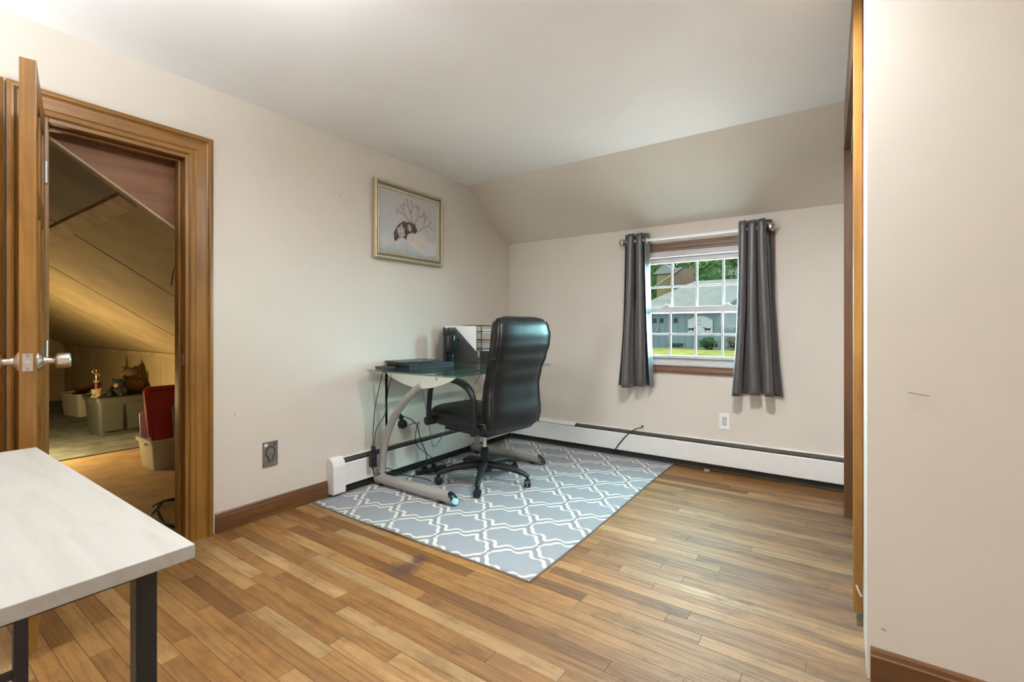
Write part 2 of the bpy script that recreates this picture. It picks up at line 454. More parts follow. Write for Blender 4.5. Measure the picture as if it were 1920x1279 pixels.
# closet block on the right: side wall with opening, front wall facing the room
CY0, CY1 = -1.72, -.53
m = MB()
m.box(XR, XR+.10, CY1+.012, 0, 0, 2.5)
m.box(XR, XR+.10, CY0, CY1, 2.13, 2.5)
m.build('wall_closet', 'wall_beige', kind='structure')
MB().box(XR-.004, XR+.0995, YC+.0015, CY0-.002, 0, 2.5).build('wall_closet_return', 'primer_white', kind='structure')
wr = MB().box(XR-.004, XE+.1, YC-.012, YC+.001, 0, 2.5).build('wall_right', 'wall_beige', kind='structure')
MB().tube([(2.905, YC-.0125, .905), (2.93, YC-.0125, .90), (2.955, YC-.0125, .897)], .0012, 6).build('scuff_mark', 'plate_grey', wr)
MB().tube([(2.842, YC-.0125, .17), (2.852, YC-.0125, .165)], .002, 6).build('scuff_mark', 'plate_grey', wr)
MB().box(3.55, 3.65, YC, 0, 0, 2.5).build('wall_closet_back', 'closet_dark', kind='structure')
MB().box(XE, XE+.1, YR, YC, 0, 2.5).build('wall_far_right', 'wall_beige', kind='structure')
MB().box(-.1, XE+.1, YR-.1, YR, 0, 2.5).build('wall_rear', 'wall_beige', kind='structure')

# baseboards
def board(name, x0, x1, y0, y1, h, mat, wallside):
    # profile with a small stepped cap; the board runs along y when x-thin
    m = MB()
    if wallside == 'x0':
        m.prism([(x0, 0), (x1, 0), (x1, h-.022), (x1-.004, h-.018), (x1-.006, h-.006), (x1-.010, h), (x0, h)], 1, y0, y1)
    else:
        m.prism([(y1, 0), (y0, 0), (y0, h-.022), (y0+.004, h-.018), (y0+.006, h-.006), (y0+.010, h), (y1, h)], 0, x0, x1)
    return m.build(name, mat, kind='structure')
board('baseboard_left', 0, .018, -2.712, -2.045, .105, 'brown_wood_y', 'x0')
board('baseboard_right', XR+.004, XE, YC-.030, YC-.012, .105, 'brown_wood_x', 'y')
board('baseboard_rear', 0, XE, YR, YR+.018, .105, 'brown_wood_x', 'y')

# casings -------------------------------------------------------------
CASE = [(0, 0), (0, .022), (.012, .026), (.020, .026), (.024, .019), (.030, .016), (.076, .016), (.082, .012), (.100, .014), (.106, .009), (.106, 0)]
def casing(axis, a0, a1, z0, z1, plane, out, prof, sides, parent, mats, floor=0.0):
    # mitred casing round an opening [a0,a1] x [z0,z1]; (width from the OUTER edge, proudness)
    wmax = prof[-1][0]
    def P(a, z, d): return (plane+out*d, a, z) if axis == 'y' else (a, plane+out*d, z)
    for sd in sides:
        r0, r1 = [], []
        for (w, d) in prof:
            i = wmax-w
            if sd == 'L': p, q = (a0-i, floor if 'B' not in sides else z0-i), (a0-i, z1+i)
            if sd == 'R': p, q = (a1+i, floor if 'B' not in sides else z0-i), (a1+i, z1+i)
            if sd == 'T': p, q = (a0-i, z1+i), (a1+i, z1+i)
            if sd == 'B': p, q = (a0-i, z0-i), (a1+i, z0-i)
            r0.append(P(*p, d)); r1.append(P(*q, d))
        MB().rings([r0, r1]).build({'L': 'side_casing', 'R': 'side_casing', 'T': 'head_casing', 'B': 'sill_casing'}[sd], mats[0] if sd in 'LR' else mats[1], parent)
t1 = empty('trim_1', kind='structure')
casing('y', DY0, DY1-.005, 0, DH, 0.0, 1, CASE, 'LRT', t1, ('honey_wood_z', 'honey_wood_y'))
# jambs and stops
MB().box(-.13, .004, DY1-.022, DY1, 0, DH, .002).build('jamb', 'honey_wood_z', t1)
MB().box(-.13, .004, DY0, DY0+.018, 0, DH, .002).build('jamb', 'honey_wood_z', t1)
MB().box(-.13, .004, DY0+.018, DY1-.022, DH-.02, DH, .002).build('head_jamb', 'honey_wood_y', t1)
MB().box(-.085, -.048, DY1-.034, DY1-.022, 0, DH-.02, .002).build('stop', 'honey_wood_z', t1)
MB().box(-.085, -.048, DY0+.018, DY0+.030, 0, DH-.02, .002).build('stop', 'honey_wood_z', t1)
MB().box(-.085, -.048, DY0+.030, DY1-.034, DH-.032, DH-.02, .002).build('stop', 'honey_wood_y', t1)
MB().box(-.13, .0, DY0+.018, DY1-.022, -.015, .006, .002).build('threshold', 'brown_wood_y', t1)
sp = MB().box(-.043, -.012, DY1-.0235, DY1-.0215, .905, .965, .0005).build('strike_plate', 'screw_steel', t1)
t2 = empty('trim_2', kind='structure')
casing('y', EY0, EY1, 0, DH, 0.0, 1, CASE, 'LRT', t2, ('honey_wood_z', 'honey_wood_y'))
MB().box(-.12, .0, EY1-.018, EY1, 0, DH).build('jamb', 'honey_wood_z', t2)
MB().box(-.12, .0, EY0, EY0+.018, 0, DH).build('jamb', 'honey_wood_z', t2)
d2 = empty('door_2', kind='structure')
MB().box(-.06, -.025, EY0+.02, EY1-.02, .01, DH-.01, .002).build('door_leaf', 'honey_wood_z', d2)
MB().lathe([(.001, 0), (.03, 0), (.03, .006), (.012, .012), (.012, .04), (.027, .05), (.027, .075), (.001, .077)], 20, TR(-.025, EY0+.08, .95, 0, R(90))).build('knob', 'satin_nickel', d2, 40)

# window casing, frame, sashes ----------------------------------------
WCASE = [(0, 0), (0, .020), (.010, .022), (.016, .022), (.020, .016), (.044, .014), (.050, .010), (.062, .010), (.065, 0)]
t3 = empty('trim_3', kind='structure')
casing('x', WX0, WX1, WZ0, WZ1, 0.0, -1, WCASE, 'LRTB', t3, ('brown_wood_z', 'brown_wood_x'))
w1 = empty('window_1', (0, 0, 0), kind='structure')
def frame4(name, x0, x1, z0, z1, w, y0, y1, mat, parent, wt=None, wb=None):
    m = MB(); wt = wt or w; wb = wb or w
    m.box(x0, x0+w, y0, y1, z0, z1, .002); m.box(x1-w, x1, y0, y1, z0, z1, .002)
    m.box(x0+w, x1-w, y0+.0004, y1-.0004, z1-wt, z1, .002); m.box(x0+w, x1-w, y0+.0004, y1-.0004, z0, z0+wb, .002)
    return m.build(name, mat, parent)
frame4('window_frame', WX0, WX1, WZ0, WZ1, .048, .012, .115, 'vinyl_white', w1, .045, .035)
GX = [1.397, 1.594, 1.791, 1.989, 2.186]
def sash(z0, z1, y, gz, wt, wb):
    f = frame4('sash', GX[0]-.044, GX[-1]+.044, z0, z1, .044, y-.018, y+.018, 'vinyl_white', w1, wt, wb)
    for i in (1, 2, 3): MB().box(GX[i]-.008, GX[i]+.008, y-.005, y+.005, gz[0], gz[-1], .0015).build('muntin', 'vinyl_white', f)
    for z in gz[1:-1]:
        for i in range(4): MB().box(GX[i]+.008, GX[i+1]-.008, y-.0045, y+.0045, z-.008, z+.008, .0015).build('muntin', 'vinyl_white', f)
    for j in range(len(gz)-1):
        for i in range(4):
            MB().box(GX[i], GX[i+1], y-.0015, y+.0015, gz[j], gz[j+1]).build('pane', 'window_glass', f)
    return f
su = sash(1.215, 1.675, .082, [1.262, 1.436, 1.632], .043, .047)
sl = sash(.835, 1.268, .040, [.872, 1.045, 1.222], .046, .037)
for x in (1.56, 2.02):
    MB().box(x-.03, x+.03, .024, .056, 1.268, 1.278, .003).box(x-.012, x+.02, .028, .046, 1.278, 1.290, .004).build('sash_lock', 'vinyl_white', sl)
MB().box(1.45, 2.13, .008, .024, .848, .856, .002).build('lift_rail', 'plate_grey', sl)
MB().box(WX0+.01, WX1-.01, -.012, .06, .792, .812, .004).build('window_stool', 'vinyl_white', w1)

# closet trim -----------------------------------------------------------
t4 = empty('trim_4', kind='structure')
MB().box(2.7527, 2.95, CY1-.0, CY1+.012, 0, 2.13).build('jamb', 'brown_wood_z', t4)
MB().box(2.752, XR, CY1+.012, CY1+.08, 0, 2.16, .003).build('side_casing', 'brown_wood_z', t4)
MB().box(2.776, XR-.0065, CY0, CY0+.085, .055, 2.37, .002).build('side_casing', 'honey_wood_z', t4)
MB().box(XR-.004, 2.95, CY0-.002, CY0+.014, 0, 2.13).build('jamb', 'honey_wood_z', t4)
hd = MB(); hd.rings([[(2.7527, CY1+.01, 2.125), (2.81, CY1+.01, 2.125), (2.81, CY1+.01, 2.30), (2.7527, CY1+.01, 2.30)],
                     [(2.7527+.003, CY1-.11, 2.125), (2.81, CY1-.11, 2.125), (2.81, CY1-.11, 2.369), (2.7557, CY1-.11, 2.369)],
                     [(2.774, CY0+.086, 2.125), (2.81, CY0+.086, 2.125), (2.81, CY0+.086, 2.369), (2.774, CY0+.086, 2.369)]])
hd.build('head_casing', 'brown_wood_y', t4)
MB().box(2.785, 2.80, CY0+.09, CY1-.005, 2.085, 2.125, .002).build('door_track', 'desk_metal', t4)
MB().box(2.815, 2.845, CY0+.60, CY1-.02, .012, 2.10, .002).build('sliding_door', 'brown_wood_z', t4)
MB().box(2.855, 2.885, CY0+.03, CY0+.66, .012, 2.10, .002).build('sliding_door', 'brown_wood_z', t4)
MB().tube([(2.785, CY0-.004, .155), (2.792, CY0-.0045, .135), (2.80, CY0-.004, .118)], .0035, 6).build('paint_chip', 'primer_white', t4)

# attic beyond the doorway ----------------------------------------------
AZ = -.2; AK = -1.567; AX = -8.55
def roofz(y): return -.27-.67*y
MB().box(-3.47, -.12, -5.6, AK, AZ-.05, AZ).box(-.1205, -.015, -5.6, AK, AZ-.05, -.016).build('floor_attic', 'attic_ply', kind='structure')
MB().box(AX, -3.47, -5.6, AK, AZ-.05, AZ+.012, .004).build('floor_attic_carpet', 'attic_carpet', kind='structure')
kw = MB().box(AX, .0, AK, AK+.02, AZ, .80).build('wall_knee', 'attic_panel', kind='structure')
xs = [-.15, -1.43, -2.81, -4.18, -5.55, -6.95, AX]
for a, b in zip(xs[:-1], xs[1:]):
    MB().box(b+.006, a-.006, AK-.012, AK, AZ, .752, .002).build('wall_panel', 'attic_panel', kw)
MB().box(AX, -.12, AK-.028, AK-.012, .735, .785, .003).build('top_rail', 'attic_board', kw)
MB().box(AX-.05, AX, -5.65, AK+.02, AZ-.05, 3.75).build('wall_attic_end', 'attic_panel', kind='structure')
MB().box(AX, -.12, -5.65, -5.6, AZ-.05, 3.75).build('wall_attic_rear', 'attic_grey', kind='structure')
L0 = AK+.02
cs = MB().prism([(L0, roofz(L0)+.0082), (-5.6, roofz(-5.6)+.0082), (-5.6, roofz(-5.6)+.08), (L0, roofz(L0)+.08)], 0, AX, -.158).build('ceiling_attic', 'heater_gap', kind='structure')
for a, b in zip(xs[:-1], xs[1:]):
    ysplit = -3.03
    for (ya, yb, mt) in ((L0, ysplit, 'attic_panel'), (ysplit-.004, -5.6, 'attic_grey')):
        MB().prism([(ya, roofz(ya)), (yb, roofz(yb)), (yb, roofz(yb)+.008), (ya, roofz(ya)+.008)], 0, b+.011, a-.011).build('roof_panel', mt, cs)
MB().prism([(-2.985, roofz(-2.985)-.02), (-3.06, roofz(-3.06)-.02), (-3.06, roofz(-3.06)), (-2.985, roofz(-2.985))], 0, -2.9, -.22, bev=.002).build('batten', 'attic_board', cs)
wa = MB().box(-.1355, -.1195, DY1-.001, -1.5, AZ, 2.6).box(-.1355, -.1195, -5.62, DY0+.001, AZ, 3.7).build('wall_attic_near', 'attic_ply', kind='structure')
pa = MB().prism([(-5.62, roofz(-5.62)-.01), (-1.5, roofz(-1.5)-.01), (-1.5, 3.7), (-5.62, 3.7)], 0, -.157, -.1365)
pa.build('wall_gable_board', 'ply_red', kind='structure')
MB().prism([(-3.40, roofz(-3.40)-.022), (-2.55, roofz(-2.55)-.022), (-2.55, roofz(-2.55)+.004), (-3.40, roofz(-3.40)+.004)], 0, -.18, -.137).build('trim_5', 'attic_board', kind='structure')
MB().tube(spline([(-.30, -2.78, roofz(-2.78)-.006), (-.5, -2.66, roofz(-2.66)-.01), (-.8, -2.62, roofz(-2.62)-.006), (-1.2, -2.5, roofz(-2.5)-.006)], 6), .003, 6).build('loose_roof_wire', 'black_matte', label='thin dark wire hanging along the attic roof panels', cat='wire')
# attic bulb, hidden from the doorway
ab = empty('attic_light', (-3.7, -3.02, .30), label='bare bulb work lamp standing on the attic floor', cat='lamp')
MB().lathe([(.001, -.487), (.10, -.487), (.10, -.47), (.012, -.45), (.012, -.10), (.022, -.08), (.022, -.055), (.001, -.055)], 16).build('lamp_holder', 'white_enamel', ab, 40)
MB().ball((0, 0, 0), .06, 3).build('bulb', 'attic_bulb', ab, 180)

# added fill lamps, all out of view -----------------------------------------
cl = empty('fill_ceiling_globe', (1.40, -3.30, CZ), label='round frosted globe fill lamp added on the ceiling behind the camera', cat='lamp')  # unseen globe added to fill the near part of the room
MB().lathe([(.001, 0), (.09, 0), (.09, -.02), (.05, -.035), (.03, -.06), (.001, -.06)], 24).build('canopy', 'satin_nickel', cl, 40)
MB().ball((0, 0, -.155), .115, 3).build('globe', 'fill_ceiling_glow', cl, 180)

fd = empty('fill_flush', (2.34, -2.075, CZ), label='round flush fill light added on the ceiling just above the view', cat='lamp')  # unseen lamp added to light the left and back walls
MB().lathe([(.001, 0), (.092, 0), (.092, -.030), (.088, -.030), (.085, -.010), (.001, -.010)], 32).build('rim', 'white_enamel', fd, 40)
MB().lathe([(.001, -.0105), (.083, -.0105), (.083, -.014), (.001, -.015)], 32).build('diffuser', 'fill_flush_glow', fd)
up = empty('fill_uplighter', (.50, -4.45, .0005), label='black uplighter fill lamp added behind the camera', cat='lamp')  # unseen uplighter added to brighten the ceiling at the left
MB().lathe([(.001, 0), (.14, 0), (.14, .012), (.03, .03), (.001, .03)], 28).build('base', 'black_powder', up, 40)
MB().tube([(0, 0, .03), (0, 0, 1.62)], .012, 12).build('pole', 'black_powder', up, 60)
MB().lathe([(.012, 1.62), (.06, 1.635), (.13, 1.68), (.175, 1.74), (.171, 1.742), (.125, 1.69), (.055, 1.65), (.012, 1.64)], 32).build('bowl', 'black_powder', up, 60)
MB().lathe([(.001, 1.700), (.120, 1.700), (.120, 1.704), (.001, 1.704)], 28).build('diffuser', 'fill_uplight_glow', up)

gl = empty('fill_rear_globe', (.9, -6.3, .0005), label='white globe fill lamp added at the far rear of the room', cat='lamp')  # unseen globe added for even fill from the rear
MB().lathe([(.001, 0), (.16, 0), (.16, .012), (.03, .03), (.001, .03)], 28).build('base', 'black_powder', gl, 40)
MB().tube([(0, 0, .03), (0, 0, 1.06)], .012, 12).build('pole', 'black_powder', gl, 60)
MB().ball((0, 0, 1.25), .20, 4).build('globe', 'fill_rear_glow', gl, 180)

# ================================================================== DOOR LEAF
hx, hy = .012, DY0+.006
ex, ey = .553, -3.487
ang = math.atan2(ey-hy, ex-hx); DL = math.hypot(ex-hx, ey-hy)
d1 = empty('door_1', (hx, hy, 0), ang, kind='structure')
TH = .040; z0, z1 = .025, 1.985
# local: x from hinge to free edge, y 0 (right face) to -TH (left face)
lf = empty('door_leaf'); lf.parent = d1
ST = .095
for (a, b) in ((0, ST), (DL-ST, DL)): MB().box(a, b, -TH, 0, z0, z1, .0015).build('stile', 'honey_wood_z', lf)
rails = [(z0, z0+.20), (.82, .96), (1.50, 1.58), (z1-.11, z1)]
for a, b in rails: MB().box(ST, DL-ST, -TH+.0003, -.0003, a, b, .0015).build('rail', 'honey_wood_x', lf)
MB().box(DL/2-.04, DL/2+.04, -TH+.0003, -.0003, rails[0][1], rails[1][0]).box(DL/2-.04, DL/2+.04, -TH+.0003, -.0003, rails[1][1], rails[2][0]).box(DL/2-.04, DL/2+.04, -TH+.0003, -.0003, rails[2][1], rails[3][0]).build('muntin', 'honey_wood_z', lf)
for (a, b) in ((ST, DL/2-.04), (DL/2+.04, DL-ST)):
    for k in range(3):
        za, zb = rails[k][1], rails[k+1][0]
        m = MB().box(a, b, -TH+.012, -.012, za, zb)
        for s, yy in ((1, -.012), (-1, -TH+.012)):
            q = [(a+.02, yy, za+.02), (b-.02, yy, za+.02), (b-.02, yy, zb-.02), (a+.02, yy, zb-.02)]
            q2 = [(a+.045, yy+s*.008, za+.045), (b-.045, yy+s*.008, za+.045), (b-.045, yy+s*.008, zb-.045), (a+.045, yy+s*.008, zb-.045)]
            m.rings([q, q2])
        m.build('panel', 'honey_wood_z', lf)
KZ = .985; KX = DL-.062
ks = MB()
ks.box(DL-.001, DL+.0018, -TH/2-.0125, -TH/2+.0125, KZ-.029, KZ+.029, .0)
ks.build('latch_plate', 'satin_nickel', d1)
MB().lathe([(.001, 0), (.008, 0), (.008, .008), (.001, .009)], 16, TR(DL+.001, -TH/2, KZ, 0, R(90))).build('latch_bolt', 'chrome', d1, 40)
for dz in (-.022, .022): MB().lathe([(.001, 0), (.0035, 0), (.003, .001), (.001, .0012)], 12, TR(DL+.0016, -TH/2, KZ+dz, 0, R(90))).build('screw', 'plate_grey', d1)
prof = [(.001, 0), (.033, 0), (.033, .004), (.027, .009), (.015, .016), (.011, .028), (.0115, .040), (.014, .044), (.024, .046), (.0275, .052), (.0265, .080), (.022, .084), (.001, .0845)]
MB().lathe(prof, 28, TR(KX, 0, KZ, R(-90))).build('knob', 'satin_nickel', d1, 35)
MB().lathe(prof, 28, TR(KX, -TH, KZ, R(90))).build('knob', 'satin_nickel', d1, 35)
for hz in (.25, 1.0, 1.75): MB().tube([(-.004, .004, hz-.045), (-.004, .004, hz+.045)], .006, 10).build('hinge', 'screw_steel', d1)

# ================================================================== BASEBOARD HEATERS
def heater(name, L, loc, rz, label, endcap, slotfrom):
    # local: x along wall, y=0 wall, room side is -y
    h = empty(name, loc, rz, label=label, cat='heater', group='baseboard heaters')
    H = .236; D = .064
    MB().box(0, L, -.004, 0, .03, H).build('back_plate', 'white_enamel', h)
    MB().prism([(-.004, H), (-.022, H), (-.024, H-.004), (-.004, H-.004)], 0, 0, L).build('top_lip', 'white_enamel', h)
    # dark outlet slot with louvre
    MB().box(.0, L, -.050, -.006, .075, H-.022).build('fin_element', 'heater_gap', h)
    MB().prism([(-.030, H-.010), (-.046, H-.024), (-.046, H-.027), (-.030, H-.013)], 0, slotfrom, L).build('damper', 'heater_fin', h)
    if slotfrom > .01: MB().prism([(-.022, H), (-D+.004, H-.014), (-D, H-.024), (-D+.002, H-.024), (-.022, H-.003)], 0, 0, slotfrom).build('splice_plate', 'white_enamel', h)
    MB().prism([(-D, .062), (-D, H-.036), (-D+.006, H-.030), (-D+.008, H-.031), (-D+.002, H-.037), (-D+.002, .064), (-D+.012, .058), (-D+.011, .056)], 0, 0, L).build('front_cover', 'white_enamel', h)
    MB().box(0, L, -.030, -.004, .013, .05).build('lower_shadow_gap', 'heater_gap', h)
    n = int(L/.45)
    for i in range(n):
        x = (i+.5)*L/n
        MB().box(x-.006, x+.006, -.052, -.004, H-.032, H-.024).build('bracket', 'heater_fin', h)
    if endcap:
        MB().prism([(0, .018), (0, H+.012), (-.026, H+.014), (-.060, H-.004), (-.074, H-.036), (-.076, .030), (-.070, .018)], 0, -.012, .080, bev=.003).build('end_cap', 'white_enamel', h)
    return h
# left wall: local +x -> world +y, room side (-y local) -> +x world : rotate +90
heater('baseboard_heater', 2.02, (0.0005, -2.035, .0), R(90), 'white baseboard heater with a rounded end cap behind the glass desk', True, 0)
heater('baseboard_heater', 2.735, (.068, -.0005, .0), 0, 'long white baseboard heater under the curtained window', False, .70)

# ================================================================== WALL PLATES, PICTURE
op = empty('outlet_plate', (0, -2.417, .36), label='grey metal keyhole outlet plate on the left wall near the doorway', cat='outlet')
MB().box(0, .006, -.044, .044, -.073, .073, .002).build('cover_plate', 'plate_grey', op)
m = MB(); m.tube([(.0065, .027*math.cos(t), .012+.033*math.sin(t)) for t in [R(-55+a*29) for a in range(11)]] + [(.0065, -.013, -.04), (.0065, .013, -.04)], .0028, 6, closed=True)
m.build('keyhole_groove', 'plate_dark', op)
MB().ball((.007, 0, .012), .004, 2).build('pin', 'screw_steel', op, 180)
MB().lathe([(.001, 0), (.006, 0), (.006, .001), (.001, .0012)], 12, TR(.006, .026, .055, 0, R(90))).build('screw_hole', 'plate_dark', op)
MB().box(.0055, .0075, -.036, -.018, .046, .064, .0006).build('latch_tab', 'plate_white', op)

ow = empty('outlet', (2.012, 0, .386), label='white duplex outlet on the wall under the right curtain', cat='outlet')
MB().box(-.037, .037, -.006, 0, -.060, .060, .002).build('cover_plate', 'plate_white', ow)
MB().box(-.017, .017, -.008, -.005, -.034, .034, .002).build('receptacle', 'vinyl_white', ow)
for dz in (-.019, .019):
    for dx in (-.006, .006): MB().box(dx-.0012, dx+.0012, -.0085, -.0075, dz-.004, dz+.005).build('slot', 'plate_dark', ow)
    MB().lathe([(.0005, 0), (.0025, 0), (.0025, .001), (.0005, .001)], 8, TR(0, -.0076, dz-.010, R(90))).build('slot', 'plate_dark', ow)

# picture: plane on left wall, local y along wall, z up, x out
pc = empty('framed_picture', (.012, -1.345, 1.883), label='gold framed still life of coral and shells on the left wall', cat='picture')
PWd, PH = .345, .282
FP = [(0, 0), (0, .030), (.006, .036), (.016, .036), (.020, .026), (.034, .020), (.038, .024), (.052, .020), (.056, .010), (.056, 0)]
fm = {'L': 'frame_side', 'R': 'frame_side', 'T': 'frame_rail', 'B': 'frame_rail'}
def picframe(prof, w0, name, mat):
    wmax = prof[-1][0]
    for sd in 'LRTB':
        r0, r1 = [], []
        for (w, d) in prof:
            a = PWd-w0-w; b = PH-w0-w
            if sd == 'L': p, q = (-a, -b), (-a, b)
            if sd == 'R': p, q = (a, -b), (a, b)
            if sd == 'T': p, q = (-a, b), (a, b)
            if sd == 'B': p, q = (-a, -b), (a, -b)
            r0.append((d, *p)); r1.append((d, *q))
        MB().rings([r0, r1]).build(name, mat, pc)
picframe([(0, 0), (0, .030), (.005, .036), (.014, .036), (.018, .028)] + [(.018, 0)], 0, 'outer_frame', 'gold_frame')
picframe([(0, 0), (0, .027), (.010, .017), (.016, .015), (.016, 0)], .018, 'frame_cove', 'frame_groove')
picframe([(0, 0), (0, .018), (.004, .022), (.014, .019), (.018, .010), (.018, 0)], .034, 'inner_frame', 'gold_frame')
CVW, CVH = PWd-.050, PH-.050
cvs = MB().box(.002, .008, -CVW, CVW, -CVH, CVH).build('canvas', 'canvas_paint', pc)
# the painted motif, thin raised paint
def paint(name, poly, mat, d=.0088):
    MB().prism(poly, 0, .008, d).build(name, mat, cvs)
def blob(cy, cz, ry, rz, n=16, j=.15, seed=1, a0=0, a1=2*PI):
    rd = random.Random(seed)
    return [(cy+ry*math.cos(a0+(a1-a0)*i/n)*(1+rd.uniform(-j, j)), cz+rz*math.sin(a0+(a1-a0)*i/n)*(1+rd.uniform(-j, j))) for i in range(n)]
paint('painted_cloth', [(-.02, -.135), (.06, -.12), (.17, -.10), (.285, -.105), (.285, -.20), (.17, -.215), (.09, -.195), (.04, -.165)], 'cloth_paint')
paint('painted_rock', [(-.155, -.135), (-.16, -.08), (-.13, -.03), (-.10, .0), (-.065, .025), (-.03, .02), (0, .03), (.05, .02), (.075, -.02), (.07, -.06), (.02, -.05), (-.02, -.075), (-.035, -.12), (-.05, -.105), (-.10, -.10), (-.14, -.14)], 'rock_paint', .0090)
paint('painted_rock_face', blob(-.085, -.06, .035, .05, 12, .3, 3), 'rock_light_paint', .0094)
paint('painted_rock_face', blob(-.005, -.018, .022, .024, 10, .3, 4), 'rock_light_paint', .0094)
paint('painted_shell', blob(.10, -.105, .078, .068, 22, .05, 5), 'shell_paint', .0096)
paint('painted_snail', blob(.01, -.105, .045, .045, 18, .05, 6), 'shell_paint', .0100)
MB().tube([(.0102, .01+(.038-.0018*i)*math.cos(i*.55), -.105+(.038-.0018*i)*math.sin(i*.55)) for i in range(20)], .0016, 5).build('painted_spiral', 'shell_line_paint', cvs)
rd = random.Random(12)
def coral(y, z, a, L, w, dep):
    y2, z2 = y+L*math.cos(a), z+L*math.sin(a)
    nx, nz = -math.sin(a)*w, math.cos(a)*w
    paint('painted_coral', [(y-nx, z-nz), (y+nx, z+nz), (y2+nx*.7, z2+nz*.7), (y2-nx*.7, z2-nz*.7)], 'coral_paint', .0092+.0003*dep)
    if dep < 3:
        for s in (-1, 1): coral(y2, z2, a+s*rd.uniform(.3, .65), L*rd.uniform(.6, .8), w*.8, dep+1)
coral(.02, .03, R(100), .065, .0075, 0); coral(.05, .02, R(60), .065, .0075, 0); coral(.0, .03, R(142), .06, .0075, 0); coral(.09, -.03, R(38), .065, .0075, 0)

# ================================================================== CURTAINS
RODY, RODZ = -.088, 1.812
rod = empty('curtain_rod', (0, RODY, RODZ), label='white curtain rod with round nickel finials above the window', cat='curtain rod')
def xrod(a, b, r, mat, name): MB().tube([(a, 0, 0), (b, 0, 0)], r, 16).build(name, mat, rod, 60)
xrod(1.255, 2.305, .0105, 'rod_white', 'pole')
for x, s in ((1.232, -1), (2.333, 1)):
    MB().ball((x, 0, 0), .030, 3).build('finial', 'nickel_ball', rod, 180)
    MB().tube([(x-s*.028, 0, 0), (x-s*.05, 0, 0)], .013, 14).build('finial_neck', 'nickel_ball', rod, 60)
for x in (1.272, 2.296):
    MB().box(x-.008, x+.008, .075, .0875, -.03, .03, .002).tube([(x, .08, -.012), (x, .0, -.016)], .005, 8).build('bracket', 'nickel_ball', rod)
def curtain(label, xt0, xt1, xb0, xb1, waves, seed, flip, amp_t=.050, amp_b=.064, zb=.612, zt=1.872):
    c = empty('curtain', (0, RODY, 0), label=label, cat='curtain', group='grey window curtains')
    nu, nv = 120, 36; rd = random.Random(seed)
    ph = [rd.uniform(-.25, .25) for _ in range(8)]
    m = MB(); V = []
    for j in range(nv+1):
        t = j/nv; z = zt+(zb-zt)*t
        row = []
        e = t**1.6
        for i in range(nu+1):
            s = i/nu
            w = 2*PI*waves*s + flip
            x = (xt0+(xt1-xt0)*s)*(1-e)+(xb0+(xb1-xb0)*s)*e
            fold = math.sin(w)
            a = amp_t*(1-e)+amp_b*e
            y = fold*a*(1+.15*math.sin(3*s*PI+ph[0])) + .012*e*math.sin(5.3*s+ph[1]*9+3*t)
            x += -.017*math.sin(2*w) + .010*e*math.sin(4*t+ph[2]*6+9*s)
            zz = z + (.006*math.sin(w+.6)*(1-t)) - .008*t*math.sin(6*s+ph[3]*9)
            row.append((x, y, zz))
        V.append(row)
    b = m.bm
    vs = [[b.verts.new(p) for p in r] for r in V]
    for j in range(nv):
        for i in range(nu): b.faces.new((vs[j][i], vs[j][i+1], vs[j+1][i+1], vs[j+1][i]))
    pn = m.build('panel', 'curtain_satin', c, 180)
    sm = pn.modifiers.new('thickness', 'SOLIDIFY'); sm.thickness = .003; sm.offset = 0
    # grommets where the cloth crosses the rod
    for k in range(int(waves*2)+2):
        s = (k*PI-flip)/(2*PI*waves)
        if 0.02 < s < .98:
            w = 2*PI*waves*s+flip
            x = xt0+(xt1-xt0)*s
            g = [(x, .021*math.cos(2*PI*q/20), RODZ+.021*math.sin(2*PI*q/20)) for q in range(20)]
            MB().tube(g, .0045, 8, closed=True).build('grommet', 'satin_nickel', c, 180)
    # hems
    hem = MB(); hem.tube([(p[0], p[1], p[2]+.028) for p in V[-1]], .0022, 5); hem.build('hem', 'curtain_satin', c)
    return c
curtain('narrow grey satin curtain left of the window panes', 1.262, 1.452, 1.205, 1.500, 2.6, 3, .3)
curtain('fuller grey satin curtain right of the window panes', 2.128, 2.316, 2.078, 2.395, 3.1, 8, 1.9)

# ================================================================== RUG
rug = empty('area_rug', (0, 0, 0), label='grey-blue rug with a cream trellis pattern under the desk', cat='rug')
m = MB(); nx, ny = 40, 56; X0, X1, Y0, Y1 = .035, 1.64, -2.165, -.035
def rugz(x, y):
    z = .0075
    if y < -2.0: z += .006*max(0, math.sin((x-.55)*7.5))*((-2.0-y)/.165) if .55 < x < .97 else 0
    return z
def rugp(i, j):
    x = X0+(X1-X0)*i/nx; y = Y0+(Y1-Y0)*j/ny
    return (x+.006*math.sin(y*3), y-.008*math.sin(x*3.2), rugz(x, y))
g = [[m.bm.verts.new(rugp(i, j)) for j in range(ny+1)] for i in range(nx+1)]
for i in range(nx):
    for j in range(ny): m.bm.faces.new((g[i][j], g[i+1][j], g[i+1][j+1], g[i][j+1]))
ro = m.build('pile', 'rug_trellis', rug, 180)
sm = ro.modifiers.new('thickness', 'SOLIDIFY'); sm.thickness = .007; sm.offset = -1
edge = [rugp(i, 0) for i in range(nx+1)]+[rugp(nx, j) for j in range(1, ny+1)]+[rugp(i, ny) for i in range(nx-1, -1, -1)]+[rugp(0, j) for j in range(ny-1, 0, -1)]
MB().tube([(p[0], p[1], p[2]-.0034) for p in edge], .0042, 6, closed=True).build('binding', 'rug_binding', rug)

